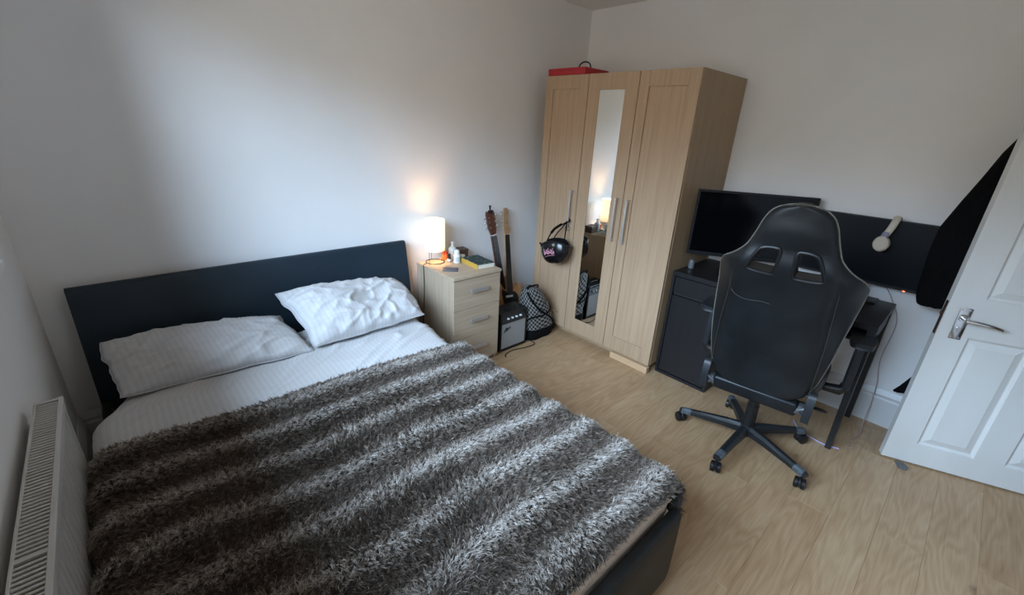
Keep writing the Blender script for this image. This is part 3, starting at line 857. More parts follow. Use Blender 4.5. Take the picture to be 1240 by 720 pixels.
bm_ = bpy.data.materials.new('lit_bulb'); bm_.use_nodes = True; bb = bm_.node_tree.nodes['Principled BSDF']; bb.inputs['Emission Color'].default_value = (1,0.78,0.5,1); bb.inputs['Emission Strength'].default_value = 6
b = B(); b.lathe([(0.010,0.126),(0.015,0.132),(0.021,0.144),(0.020,0.155),(0.011,0.163),(0.002,0.166)], (0,0,0), 18); b.done('bulb', bm_, lamp)
ll = bpy.data.lights.new('bulb_light', 'POINT'); ll.energy = 2.8; ll.color = (1.0, 0.58, 0.27); ll.shadow_soft_size = 0.022
lo = bpy.data.objects.new('bulb_light', ll); COL.objects.link(lo); lo.parent = lamp; lo.location = (0, 0, 0.190)
b = B(); b.tube(smoothpath([(-0.056, 0.02, 0.003), (-0.075, -0.01, 0.0035), (-0.100, -0.02, 0.004), (-0.108, -0.03, -0.02), (-0.106, -0.03, -0.15), (-0.108, -0.02, -0.32), (-0.110, 0.0, -0.5)], 6), 0.0024, 6)
b.done('power_cord', MAT['black_plastic'], lamp)

# things on the chest
def cylthing(name, label, cat, xy, prof, m, capprof=None, capm=None, capname='cap', band=None, bandm=None):
    t = thing(name, label, cat, (xy[0], xy[1], TZ))
    B().lathe(prof, (0,0,0), 24).done('body', m, t)
    if band: B().lathe(band, (0,0,0), 24).done('printed_label', bandm, t)
    if capprof: B().lathe(capprof, (0,0,0), 24).done(capname, capm, t)
    return t
white_pl = mat('white_plastic', (0.72,0.71,0.69), 0.35)
paperlab = noise_mat('grey_printed_label', (0.35,0.38,0.40), (0.60,0.62,0.62), (60,60,220), 1, 2, 0.6)
orange = mat('orange_tub', (0.75,0.20,0.05), 0.4)
cylthing('pill_bottle', 'white plastic pill bottle with a ribbed white cap', 'bottle', (1.940, -0.222),
         [(0.021,0),(0.023,0.003),(0.023,0.050),(0.019,0.058),(0.015,0.061),(0.001,0.061)], white_pl,
         [(0.0165,0.0615),(0.0175,0.063),(0.0175,0.080),(0.016,0.083),(0.009,0.084),(0.008,0.088),(0.001,0.088)], white_pl,
         band=[(0.0226,0.012),(0.0234,0.0121),(0.0234,0.042),(0.0226,0.0421)], bandm=paperlab)
cylthing('dropper_bottle', 'tiny dark bottle with a black cap beside the lamp', 'bottle', (1.906, -0.182),
         [(0.0125,0),(0.0135,0.002),(0.0135,0.028),(0.008,0.034),(0.001,0.034)], mat('amber_dark', (0.05,0.02,0.01), 0.2),
         [(0.0095,0.0345),(0.0095,0.052),(0.006,0.056),(0.001,0.056)], MAT['black_plastic'],
         band=[(0.0132,0.006),(0.0139,0.0061),(0.0139,0.022),(0.0132,0.0221)], bandm=white_pl)
cylthing('orange_tub', 'orange plastic tub with a red lid behind the lamp base', 'tub', (1.915, -0.118),
         [(0.019,0),(0.021,0.003),(0.021,0.040),(0.001,0.040)], orange,
         [(0.0205,0.0405),(0.0215,0.042),(0.0215,0.053),(0.020,0.055),(0.001,0.055)], mat('red_lid', (0.5,0.05,0.03), 0.4))
cylthing('spray_bottle', 'tallest clear bottle with a white pump among the toiletries', 'bottle', (1.968, -0.132),
         [(0.025,0),(0.027,0.004),(0.027,0.072),(0.020,0.082),(0.010,0.088),(0.001,0.088)], mat('clear_bottle', (0.62,0.66,0.66), 0.15, alpha=1.0) if False else mat('frosted_bottle', (0.55,0.60,0.60), 0.2),
         [(0.0095,0.0885),(0.0095,0.100),(0.005,0.101),(0.005,0.108),(0.012,0.109),(0.012,0.116),(0.001,0.117)], white_pl,
         band=[(0.0266,0.018),(0.0274,0.0181),(0.0274,0.062),(0.0266,0.0621)], bandm=paperlab)
cylthing('cream_jar', 'squat grey glass jar beside the white pill bottle', 'jar', (1.992, -0.206),
         [(0.021,0),(0.023,0.003),(0.023,0.028),(0.001,0.028)], mat('grey_jar', (0.16,0.17,0.17), 0.2),
         [(0.022,0.0285),(0.0235,0.030),(0.0235,0.040),(0.001,0.041)], mat('pale_lid', (0.45,0.42,0.38), 0.4))
wb = thing('wooden_box', 'dark brown wooden box at the back of the bedside chest', 'box', (2.028, -0.118, TZ), radians(-8))
dkw = wood('dark_walnut', (0.035,0.018,0.010), (0.055,0.028,0.016), (0.075,0.04,0.024), scale=(3,60,60))
B().box((-0.058, -0.036, 0), (0.058, 0.036, 0.043), 0.002).done('box_body', dkw, wb, smooth=0)
B().box((-0.060, -0.038, 0.0435), (0.060, 0.038, 0.060), 0.002).done('lid', dkw, wb, smooth=0)
# book
bk = thing('paperback_book', 'thick paperback with a dark green patterned cover and yellow spine', 'book', (1.958, -0.425, TZ), radians(-4))
cov = mat('patterned_cover', (0.02,0.05,0.04), 0.6)
v = coords(cov, 'Object', (1,1,1)); vo = N(cov, 'ShaderNodeTexVoronoi'); vo.inputs['Scale'].default_value = 42; L(cov, v, vo.inputs['Vector'])
L(cov, ramp(cov, vo.outputs['Distance'], [(0.0,(0.60,0.62,0.50)),(0.22,(0.16,0.26,0.18)),(0.34,(0.012,0.040,0.038)),(0.6,(0.006,0.018,0.022))]), bsdf(cov).inputs['Base Color'])
pg = noise_mat('page_edges', (0.62,0.58,0.50), (0.70,0.67,0.60), (2,2,400), 1, 2, 0.8)
yel = mat('yellow_spine', (0.48,0.30,0.05), 0.5)
B().box((0.002, 0.002, 0.002), (0.130, 0.198, 0.029)).done('pages', pg, bk, smooth=0)
B().box((0.0, 0.0, 0.0292), (0.134, 0.2, 0.031)).done('front_cover', cov, bk, smooth=0)
B().box((0.0, 0.0, 0.0), (0.134, 0.2, 0.0018)).done('back_cover', yel, bk, smooth=0)
B().box((-0.0015, 0.0, 0.0), (0.0015, 0.2, 0.031)).done('spine', yel, bk, smooth=0)
# slim dark card wallet
o = B().box((-0.048, -0.036, 0), (0.048, 0.036, 0.007), 0.003, 2).done('card_wallet', mat('slate_leather', (0.085,0.085,0.10), 0.5), loc=(1.812, -0.330, TZ), rot=(0, 0, radians(-38)))
tag(o, 'slim slate-grey card wallet lying at the front edge of the bedside chest', 'wallet')

# ------------------------------------------------------------------ wardrobe
WX, WYA, WYB, WZb, WZt = 2.772, -0.137, -1.272, 0.052, 1.862
wd = thing('wardrobe', 'tall light oak three-door wardrobe with a mirrored middle door', 'wardrobe', (WX, WYA, 0))
dep = XB - 0.004 - WX; wid = WYA - WYB
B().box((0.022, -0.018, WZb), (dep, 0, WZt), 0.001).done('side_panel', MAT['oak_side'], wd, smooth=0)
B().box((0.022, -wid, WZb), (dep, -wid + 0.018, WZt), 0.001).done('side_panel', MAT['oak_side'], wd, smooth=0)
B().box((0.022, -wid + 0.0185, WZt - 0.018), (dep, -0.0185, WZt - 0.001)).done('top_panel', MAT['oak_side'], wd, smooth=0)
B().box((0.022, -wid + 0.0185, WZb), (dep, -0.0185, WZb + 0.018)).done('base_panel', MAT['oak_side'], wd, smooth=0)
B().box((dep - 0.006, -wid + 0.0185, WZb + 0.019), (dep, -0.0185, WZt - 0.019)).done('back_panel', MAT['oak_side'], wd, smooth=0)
B().box((0.06, -wid + 0.02, 0.0), (0.075, -0.02, WZb - 0.001)).done('plinth', MAT['oak_side'], wd, smooth=0)
dwid = wid / 3
for i in range(3):
    y1 = -i * dwid - 0.0022; y0 = -(i + 1) * dwid + 0.0022
    dr = thing('door', None, None, (0, 0, 0)); dr.parent = wd
    st_ = 0.066 if i != 1 else 0.092; tr = 0.085 if i != 1 else 0.096; br = 0.105 if i != 1 else 0.115
    z0, z1 = WZb + 0.001, WZt - 0.001
    B().box((0, y1 - st_, z0), (0.020, y1, z1), 0.0012).done('stile', MAT['oak'], dr, smooth=0)
    B().box((0, y0, z0), (0.020, y0 + st_, z1), 0.0012).done('stile', MAT['oak'], dr, smooth=0)
    B().box((0, y0 + st_ + 0.0006, z1 - tr), (0.020, y1 - st_ - 0.0006, z1), 0.0012).done('rail', MAT['oak'], dr, smooth=0)
    B().box((0, y0 + st_ + 0.0006, z0), (0.020, y1 - st_ - 0.0006, z0 + br), 0.0012).done('rail', MAT['oak'], dr, smooth=0)
    if i == 1:
        B().box((0.003, y0 + st_ + 0.0005, z0 + br + 0.0005), (0.006, y1 - st_ - 0.0005, z1 - tr - 0.0005)).done('mirror', MAT['mirror'], dr, smooth=0)['label'] = 'tall narrow mirror set in the middle door'
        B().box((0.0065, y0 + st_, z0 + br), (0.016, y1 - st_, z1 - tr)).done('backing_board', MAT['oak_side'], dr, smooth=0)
    else:
        B().box((0.009, y0 + st_, z0 + br), (0.016, y1 - st_, z1 - tr)).done('panel', MAT['oak'], dr, smooth=0)
    # handle
    hy = {0: y0 + 0.040, 1: y0 + 0.036, 2: y1 - 0.046}[i]
    b = B(); b.box((-0.034, hy - 0.0065, 0.835), (-0.026, hy + 0.0065, 1.120), 0.001)
    b.box((-0.027, hy - 0.0065, 0.835), (0.0, hy + 0.0065, 0.853), 0.001); b.box((-0.027, hy - 0.0065, 1.102), (0.0, hy + 0.0065, 1.120), 0.001)
    b.done('handle', MAT['steel'], dr, smooth=0)['label'] = 'slim satin steel bow handle'
o = B().box((-0.017, -0.15, 0), (0.020, 0.15, 0.044), 0.002).done('timber_block', MAT['pine'], loc=(2.757 + 0.013, -1.125, 0), smooth=0)
tag(o, 'raw timber block wedged under the wardrobe front corner', 'wood block')

# red case on the wardrobe
rc = thing('red_case', 'flat red vinyl case with a dark handle on top of the wardrobe', 'case', (2.785, -0.135, WZt))
B().box((0, -0.330, 0), (0.26, 0, 0.046), 0.006, 3).done('case_body', MAT['red'], rc)
b = B(); b.box((-0.001, -0.331, 0.030), (0.261, 0.001, 0.032), 0.0005); b.done('lid_seam', mat('dark_red_seam', (0.16,0.01,0.012), 0.6), rc, smooth=0)
b = B(); b.tube(smoothpath([(0.07, -0.215, 0.044), (0.068, -0.228, 0.070), (0.068, -0.265, 0.084), (0.068, -0.305, 0.072), (0.07, -0.318, 0.044)], 6), 0.005, 8); b.done('carry_handle', MAT['grey_plastic'], rc)

# helmet hanging by its strap from the left wardrobe handle
hm = thing('cycle_helmet', 'black open-face helmet with pink lettering hung from a wardrobe handle', 'helmet', (2.668, -0.452, 0.690))
hel_m = mat('gloss_black_shell', (0.006,0.006,0.007), 0.22)
Mh = Matrix.Rotation(radians(-14), 4, 'X') @ Matrix.Rotation(radians(16), 4, 'Y')
b = B(); rings = []
for i in range(15):
    t = pi * 0.5 * i / 14
    zz = -0.132 * sin(t); q = max(cos(t), 0.03) ** 0.8
    rings.append([Mh @ Vector((0.078*q*cos(2*pi*k/36), 0.128*q*sin(2*pi*k/36)*(1 + 0.06*sin(2*pi*k/36)), zz + 0.035 + 0.012*cos(4*pi*k/36)*q)) for k in range(36)])
b.ring_loft(rings, cap=True)
b.done('shell', hel_m, hm)
b = B()
b.tube([Mh @ Vector((0.079*cos(2*pi*k/40), 0.129*sin(2*pi*k/40)*(1 + 0.06*sin(2*pi*k/40)), 0.037 + 0.012*cos(4*pi*k/40))) for k in range(40)], 0.007, 8, close=True)
b.done('rim', MAT['black_plastic'], hm)
b = B(); rings = []
for i in range(9):
    t = pi * 0.5 * i / 8
    rings.append([Mh @ Vector((0.062*cos(t)**0.7*cos(2*pi*k/24) if i < 8 else 0.002*cos(2*pi*k/24), 0.105*cos(t)**0.7*sin(2*pi*k/24) if i < 8 else 0.002*sin(2*pi*k/24), 0.040 + 0.050*sin(t))) for k in range(24)])
b.ring_loft(rings); b.done('padding', MAT['black_cloth'], hm)
b = B()
pk = [(-0.150, -0.02), (-0.142, 0.022), (-0.118, 0.045), (-0.09, 0.05)]
b.tube(smoothpath([Mh @ Vector((-0.035, 0.120, 0.045)), Mh @ Vector((-0.045, 0.128, 0.05)), Mh @ Vector((-0.02, 0.138, 0.045)), Mh @ Vector((0.03, 0.136, 0.045)), Mh @ Vector((0.055, 0.13, 0.045))], 5), 0.006, 8)
b.done('peak', MAT['black_plastic'], hm)
b = B(); b.cyl(Mh @ Vector((-0.074, -0.045, 0.028)), Mh @ Vector((-0.086, -0.047, 0.024)), 0.012, 0.010, 16); b.done('side_button', MAT['steel'], hm)
hyk = -0.473 + 0.452
sx = 2.742 - 2.668
b = B()
top = Vector((sx - 0.005, hyk, 0.205))
b.tube(smoothpath([Mh @ Vector((-0.06, 0.05, 0.045)), Vector((-0.02, 0.045, 0.12)), Vector((0.01, 0.03, 0.155)), top], 6), 0.005, 6)
b.tube(smoothpath([Mh @ Vector((-0.05, 0.0, 0.045)), Vector((-0.0, 0.015, 0.11)), top], 6), 0.004, 6)
b.tube(smoothpath([Mh @ Vector((-0.03, -0.09, 0.040)), Vector((0.03, -0.045, 0.09)), top], 6), 0.005, 6)
b.tube(smoothpath([Vector((-0.018, 0.045, 0.122)), Vector((0.008, 0.032, 0.156)), Vector((0.04, 0.0, 0.19))], 5), 0.010, 8)
b.tube(smoothpath([top, Vector((sx + 0.008, hyk + 0.012, 0.222)), Vector((sx + 0.016, hyk, 0.226)), Vector((sx + 0.008, hyk - 0.014, 0.214)), top], 4), 0.005, 6)
b.done('strap', MAT['black_cloth'], hm)
pink = mat('pink_lettering', (0.70,0.33,0.42), 0.5)
b = B()
def shell_pt(ang, t, off=0.002):
    q = max(cos(t), 0.03) ** 0.8; zz = -0.132 * sin(t)
    x = (0.078*q + off)*cos(ang); y = (0.128*q + off)*sin(ang)*(1 + 0.06*sin(ang))
    return Mh @ Vector((x, y, zz + 0.035 + 0.012*cos(2*ang)*q))
def squig(a0, t0, pts, w=0.0022):
    P = [shell_pt(a0 + p[0], t0 + p[1]) for p in pts]
    b.tube(smoothpath(P, 4), w, 5)
for j, off in enumerate((0.0, -0.22, -0.42, -0.62, -0.82)):
    a0 = radians(152) - off * 0.9
    if j % 2 == 0: squig(a0, 0.52, [(0.02, -0.20), (0.0, 0.0), (-0.01, 0.16), (0.06, 0.10), (0.10, -0.04), (0.14, 0.12)])
    else: squig(a0, 0.52, [(0.0, -0.06), (0.06, -0.12), (0.10, 0.0), (0.04, 0.10), (0.0, 0.0), (0.12, 0.14)])
b.tube(smoothpath([shell_pt(radians(150), 0.80), shell_pt(radians(175), 0.78), shell_pt(radians(205), 0.72)], 5), 0.0018, 5)
b.done('lettering', pink, hm)

# ------------------------------------------------------------------ guitars, amplifier, backpack
def orient(bottom, topp, face=Vector((0, -1, 0))):
    """matrix with local z along the neck, local -y the playing face"""
    o0 = Vector(bottom); z = (Vector(topp) - o0).normalized()
    yv = (-face - z * (-face).dot(z)).normalized(); x = yv.cross(z).normalized()
    m = Matrix((x, yv, z)).transposed().to_4x4(); m.translation = o0
    return m
def outline(pts, n=6):
    P = smoothpath([(x, 0, z) for x, z in pts] + [(pts[0][0], 0, pts[0][1])], n)[:-1]
    return [(p.x, p.z) for p in P]
# acoustic
ag = thing('acoustic_guitar', 'acoustic guitar with a dark reddish headstock leaning in the corner', 'guitar')
ag.matrix_world = orient((2.488, -0.170, 0.004), (2.372, -0.070, 0.772))
half = [(0, 0.0), (0.075, 0.006), (0.135, 0.045), (0.155, 0.11), (0.135, 0.18), (0.103, 0.235), (0.105, 0.29), (0.118, 0.34), (0.10, 0.395), (0.05, 0.422), (0.0, 0.425)]
ol = outline(half + [(-x, z) for x, z in reversed(half[1:-1])], 4)
spruce = wood('amber_guitar_top', (0.42,0.20,0.07), (0.52,0.27,0.11), (0.58,0.33,0.15), scale=(90,90,2))
mah = wood('mahogany', (0.07,0.022,0.013), (0.10,0.034,0.020), (0.14,0.05,0.03), scale=(60,60,3), rough=0.3)
b = B(); b.prism(ol, -0.005, 0.070); b.done('body', spruce, ag, smooth=40)
b = B(); b.cyl((0, -0.0052, 0.27), (0, -0.0062, 0.27), 0.038, None, 28); b.done('sound_hole_disc', MAT['gap_shade'], ag)  # flat dark disc on the top, the hole's shade given as colour
b = B(); b.box((-0.055, -0.014, 0.115), (0.055, -0.0055, 0.135), 0.002); b.done('bridge', mah, ag, smooth=0)
b = B(); b.ring_loft([[(-w, -0.018, z), (w, -0.018, z), (w*0.9, 0.004, z), (0, 0.010, z), (-w*0.9, 0.004, z)] for z, w in ((0.36, 0.026), (0.77, 0.021))]); b.done('neck', mah, ag)
b = B(); b.ring_loft([[(-w, -0.0225, z), (w, -0.0225, z), (w, -0.0185, z), (-w, -0.0185, z)] for z, w in ((0.30, 0.027), (0.77, 0.0215))]); b.done('fretboard', MAT['blackwood'], ag, smooth=0)
b = B(); b.box((-0.023, -0.026, 0.770), (0.023, -0.012, 0.776)); b.done('nut', white_pl, ag, smooth=0)
hs = [(-0.022, 0.777), (0.022, 0.777), (0.036, 0.83), (0.038, 0.93), (0.028, 0.955), (0.0, 0.945), (-0.028, 0.955), (-0.038, 0.93), (-0.036, 0.83)]
b = B(); b.prism(hs, -0.018, -0.002); b.done('headstock', mah, ag, smooth=0)
for sx_ in (-1, 1):
    for z in (0.835, 0.872, 0.909):
        b = B(); b.cyl((sx_*0.024, -0.0185, z), (sx_*0.024, -0.026, z), 0.0045, None, 10); b.cyl((sx_*0.034, -0.010, z), (sx_*0.052, -0.010, z), 0.0025, None, 8)
        b.ell((sx_*0.056, -0.010, z), (0.006, 0.004, 0.008), 10, 6); b.done('tuning_peg', MAT['chrome'], ag)
b = B(); b.box((-0.012, -0.038, 0.938), (0.012, -0.004, 0.958), 0.003); b.tube([(0.0, -0.020, 0.955), (0.004, -0.02, 0.975), (0.006, -0.022, 0.992)], [0.007, 0.006, 0.010], 10); b.done('clip_on_tuner', MAT['black_plastic'], ag)
b = B()
for k in range(6):
    x = (k - 2.5) * 0.0065
    b.tube([(x*1.3, -0.0165, 0.13), (x, -0.0255, 0.773)], 0.0005, 4)
o = b.done('strings', MAT['steel'], ag)
# electric
eg = thing('electric_guitar', 'electric guitar with a pale maple headstock and orange wood body beside the amplifier', 'guitar')
eg.matrix_world = orient((2.425, -0.268, 0.004), (2.500, -0.075, 0.775))
pts = [(0, 0.0), (0.10, 0.008), (0.155, 0.06), (0.155, 0.13), (0.118, 0.20), (0.118, 0.27), (0.138, 0.33), (0.125, 0.385), (0.085, 0.375), (0.045, 0.34), (0.028, 0.345),
       (-0.028, 0.355), (-0.05, 0.36), (-0.085, 0.41), (-0.125, 0.425), (-0.145, 0.37), (-0.12, 0.28), (-0.118, 0.21), (-0.155, 0.14), (-0.16, 0.07), (-0.10, 0.008)]
b = B(); b.prism(outline(pts, 4), -0.004, 0.036); b.done('body', spruce, eg, smooth=40)
pgp = [(0.0, 0.06), (0.09, 0.05), (0.12, 0.10), (0.09, 0.19), (0.10, 0.28), (0.06, 0.33), (-0.03, 0.34), (-0.07, 0.36), (-0.07, 0.30), (-0.045, 0.22), (-0.05, 0.14)]
b = B(); b.prism(outline(pgp, 4), -0.0065, -0.0042); b.done('pickguard', MAT['black_plastic'], eg, smooth=40)
for z in (0.16, 0.23, 0.30):
    b = B(); b.box((-0.036, -0.014, z - 0.009), (0.036, -0.0067, z + 0.009), 0.002); b.done('pickup', white_pl, eg, smooth=0)
maple = wood('maple', (0.30,0.165,0.08), (0.37,0.215,0.11), (0.42,0.26,0.145), scale=(60,60,3), rough=0.35)
b = B(); b.ring_loft([[(-w, -0.016, z), (w, -0.016, z), (w*0.9, 0.002, z), (0, 0.007, z), (-w*0.9, 0.002, z)] for z, w in ((0.33, 0.028), (0.775, 0.021))]); b.done('neck', maple, eg)
b = B(); b.ring_loft([[(-w, -0.0205, z), (w, -0.0205, z), (w, -0.0165, z), (-w, -0.0165, z)] for z, w in ((0.31, 0.028), (0.772, 0.0205))]); b.done('fretboard', MAT['blackwood'], eg, smooth=0)
hs = [(-0.020, 0.776), (0.018, 0.776), (0.030, 0.79), (0.036, 0.815), (0.020, 0.84), (0.018, 0.90), (0.024, 0.955), (0.010, 0.975), (-0.014, 0.972), (-0.026, 0.93), (-0.030, 0.82), (-0.026, 0.79)]
b = B(); b.prism(hs, -0.016, -0.002); b.done('headstock', maple, eg, smooth=40)
for k in range(6):
    z = 0.812 + k * 0.026
    b = B(); b.cyl((-0.012 + k*0.001, -0.0165, z), (-0.012 + k*0.001, -0.024, z), 0.0042, None, 10); b.cyl((-0.026, -0.009, z), (-0.040, -0.009, z), 0.0022, None, 8)
    b.ell((-0.043, -0.009, z), (0.005, 0.0035, 0.0075), 10, 6); b.done('tuning_peg', MAT['chrome'], eg)

# amplifier
am = thing('guitar_amplifier', 'small black practice amplifier with silver grille cloth and white knobs', 'amplifier', (2.157, -0.455, 0))
AW, AD, AH = 0.256, 0.150, 0.298
b = B()
b.box((0, 0.006, 0.008), (0.012, AD, AH), 0.002); b.box((AW - 0.012, 0.006, 0.008), (AW, AD, AH), 0.002)
b.box((0.012, 0.006, 0.008), (AW - 0.012, AD, 0.022)); b.box((0.012, 0.004, AH - 0.012), (AW - 0.012, AD, AH), 0.002); b.box((0.012, 0.05, 0.022), (AW - 0.012, AD - 0.005, AH - 0.012))
b.done('cabinet', MAT['black_plastic'], am, smooth=0)
gc = mat('silver_grille_cloth', (0.26,0.26,0.255), 0.75)
v = coords(gc, 'Object', (1,1,1)); vo = N(gc, 'ShaderNodeTexChecker'); vo.inputs['Scale'].default_value = 320; vo.inputs['Color1'].default_value = (0.22,0.22,0.215,1); vo.inputs['Color2'].default_value = (0.33,0.33,0.325,1); L(gc, v, vo.inputs['Vector']); L(gc, vo.outputs[0], bsdf(gc).inputs['Base Color'])
B().box((0.013, 0.0075, 0.024), (AW - 0.013, 0.016, 0.218), 0.002).done('grille', gc, am, smooth=0)
b = B(); b.ring_loft([[(0.013, 0.002, 0.220), (AW - 0.013, 0.002, 0.220), (AW - 0.013, 0.030, 0.284), (0.013, 0.030, 0.284)], [(0.013, 0.045, 0.220), (AW - 0.013, 0.045, 0.220), (AW - 0.013, 0.045, 0.284), (0.013, 0.045, 0.284)]]); b.done('control_panel', MAT['blackwood'], am, smooth=0)
for k in range(4):
    x = 0.070 + k * 0.040; c0 = Vector((x, 0.014, 0.248)); nn = Vector((0, -0.92, 0.40))
    b = B(); b.cyl(c0, c0 + nn * 0.014, 0.0075, 0.0062, 14); b.done('knob', white_pl, am)
b = B(); b.tube(smoothpath([(0.030, 0.0055, 0.150), (0.045, 0.005, 0.178), (0.058, 0.005, 0.185), (0.056, 0.005, 0.165), (0.048, 0.005, 0.160), (0.070, 0.005, 0.172), (0.090, 0.0055, 0.186)], 5), 0.0035, 6); b.done('script_badge', MAT['black_plastic'], am)
b = B(); b.tube(smoothpath([(0.08, 0.06, AH), (0.09, 0.06, AH + 0.014), (0.17, 0.06, AH + 0.014), (0.18, 0.06, AH)], 5), 0.006, 8); b.done('carry_handle', MAT['black_plastic'], am)
b = B()
for fx_ in (0.02, AW - 0.02):
    for fy_ in (0.02, AD - 0.02): b.cyl((fx_, fy_, 0), (fx_, fy_, 0.009), 0.009, None, 10)
b.done('rubber_feet', MAT['black_plastic'], am)
b = B(); b.tube(smoothpath([(2.425, -0.40, 0.004), (2.47, -0.45, 0.004), (2.455, -0.505, 0.004), (2.38, -0.505, 0.004), (2.26, -0.478, 0.004), (2.18, -0.490, 0.004), (2.150, -0.520, 0.004)], 7), 0.0035, 7)
tag(b.done('amplifier_cable', MAT['black_plastic']), 'black cable looped on the floor in front of the amplifier', 'cable')

# backpack
chk = mat('checkered_canvas', (0.3,0.3,0.3), 0.85)
tcu = N(chk, 'ShaderNodeUVMap'); ck = N(chk, 'ShaderNodeTexChecker'); ck.inputs['Scale'].default_value = 1.0; ck.inputs['Color1'].default_value = (0.006,0.006,0.007,1); ck.inputs['Color2'].default_value = (0.22,0.21,0.195,1)
L(chk, tcu.outputs[0], ck.inputs['Vector']); L(chk, ck.outputs[0], bsdf(chk).inputs['Base Color'])
bp = thing('backpack', 'slumped black and white checkered backpack beside the wardrobe', 'backpack', (2.585, -0.392, 0))
rowsx = [(0.0, -0.125, 0.135), (0.04, -0.140, 0.150), (0.12, -0.145, 0.138), (0.20, -0.150, 0.105), (0.28, -0.165, 0.072), (0.35, -0.180, 0.030), (0.40, -0.178, -0.015), (0.435, -0.155, -0.06)]
def bp_row(z):
    for a, c in zip(rowsx, rowsx[1:]):
        if z <= c[0]:
            q = (z - a[0]) / (c[0] - a[0]); return a[1] + (c[1]-a[1])*q, a[2] + (c[2]-a[2])*q
    return rowsx[-1][1:]
def bp_pt(a, c, infl=0.0):
    """a around (0..1), c up (0..1)"""
    z = 0.003 + 0.432 * c
    xa, xb = bp_row(z); cx, hw = (xa + xb) / 2, (xb - xa) / 2
    dp = 0.082 * (1 - 0.45 * max(0, c - 0.6) / 0.4) * (0.85 + 0.15 * min(1, c * 8))
    end = 1.0 if c < 0.93 else math.sqrt(max(0.0, 1 - ((c - 0.93) / 0.07) ** 2))
    hw = hw * max(end, 0.12) + infl; dp = dp * max(end, 0.12) + infl
    th = 2 * pi * a
    cs_, sn_ = cos(th), sin(th)
    x = cx + hw * math.copysign(abs(cs_) ** 0.75, cs_); yv = dp * math.copysign(abs(sn_) ** 0.75, sn_)
    w_ = fr(x, z, 9, 9, 4.4, 3) * 0.013
    return Vector((x + w_ * cs_, yv + w_ * sn_ * 0.7, z))
def bp_fn(a, c): return bp_pt(a, c), (a * 40, c * 24)
o = grid_obj('bag_body', bp_fn, 64, 44, chk, bp)
b = B(); n_ = 64
b.ring_loft([[bp_pt(k/n_, c, 0.0035) for k in range(n_)] for c in (0.0, 0.06, 0.12, 0.20)]); b.done('base_panel', MAT['black_cloth'], bp)
b = B()
P = [bp_pt(a, c, 0.004) for a, c in ((0.60, 0.93), (0.66, 0.80), (0.72, 0.60), (0.80, 0.42), (0.87, 0.24), (0.90, 0.08))]
b.tube(smoothpath(P, 6), 0.008, 8)
P = [bp_pt(a, c, 0.004) for a, c in ((0.52, 0.36), (0.62, 0.46), (0.75, 0.47), (0.86, 0.52), (0.95, 0.60))]
b.tube(smoothpath(P, 6), 0.006, 8); b.done('strap', MAT['black_cloth'], bp)
b = B(); b.tube(smoothpath([bp_pt(0.6, 0.97), bp_pt(0.6, 0.97) + Vector((-0.01, -0.0, 0.016)), bp_pt(0.8, 0.97) + Vector((0.01, 0, 0.022)), bp_pt(0.9, 0.96)], 6), 0.006, 8); b.done('grab_handle', MAT['black_cloth'], bp)
b = B(); b.tube(smoothpath([bp_pt(a, 0.55 + 0.16*sin(a*9), 0.002) for a in (0.5, 0.58, 0.66, 0.74, 0.82, 0.9)], 5), 0.003, 6); b.done('zip', MAT['grey_plastic'], bp)

# ------------------------------------------------------------------ desk
DKZ = 0.725
dk = thing('desk', 'black-brown computer desk with a drawer and cupboard at its wardrobe end', 'desk', (2.850, -1.285, 0))
dd_, dl = 0.500, 1.040
B().box((0, -dl, DKZ - 0.030), (dd_, 0, DKZ), 0.0015).done('tabletop', MAT['blackwood'], dk, smooth=0)
B().box((0.0, -0.0175, 0.0), (dd_, 0, DKZ - 0.0305), 0.001).done('side_panel', MAT['blackwood'], dk, smooth=0)
B().box((0.0, -0.351, 0.0), (dd_, -0.3335, DKZ - 0.0305), 0.001).done('side_panel', MAT['blackwood'], dk, smooth=0)
B().box((0.0, -0.333, 0.0), (dd_ - 0.01, -0.018, 0.020)).done('base_panel', MAT['blackwood'], dk, smooth=0)
B().box((dd_ - 0.01, -0.333, 0.0205), (dd_ - 0.004, -0.018, DKZ - 0.031)).done('back_panel', MAT['blackwood'], dk, smooth=0)
B().box((0.004, -0.331, 0.585), (0.020, -0.020, DKZ - 0.034), 0.0015).done('drawer', MAT['blackwood'], dk, smooth=0)
B().box((0.004, -0.331, 0.024), (0.020, -0.020, 0.568), 0.0015).done('cupboard_door', MAT['blackwood'], dk, smooth=0)
B().box((0.022, -0.333, 0.569), (0.030, -0.018, 0.584)).done('shadow_rail', MAT['gap_shade'], dk, smooth=0)
# right end: tapering front leg, rear leg and stretcher
for nx_, fx_ in ((0, 0.012), (1, dd_ - 0.052)):
    b = B(); b.ring_loft([[(fx_, -dl + 0.004, 0), (fx_ + 0.040, -dl + 0.004, 0), (fx_ + 0.040, -dl + 0.030, 0), (fx_, -dl + 0.030, 0)], [(fx_ - 0.006, -dl + 0.002, DKZ - 0.031), (fx_ + 0.046, -dl + 0.002, DKZ - 0.031), (fx_ + 0.046, -dl + 0.036, DKZ - 0.031), (fx_ - 0.006, -dl + 0.036, DKZ - 0.031)]])
    b.done('leg', MAT['blackwood'], dk, smooth=0)
B().box((0.06, -dl + 0.006, DKZ - 0.11), (dd_ - 0.06, -dl + 0.026, DKZ - 0.032)).done('end_rail', MAT['blackwood'], dk, smooth=0)
B().box((dd_ - 0.03, -dl + 0.03, DKZ - 0.20), (dd_ - 0.014, -0.352, DKZ - 0.032)).done('rear_rail', MAT['blackwood'], dk, smooth=0)
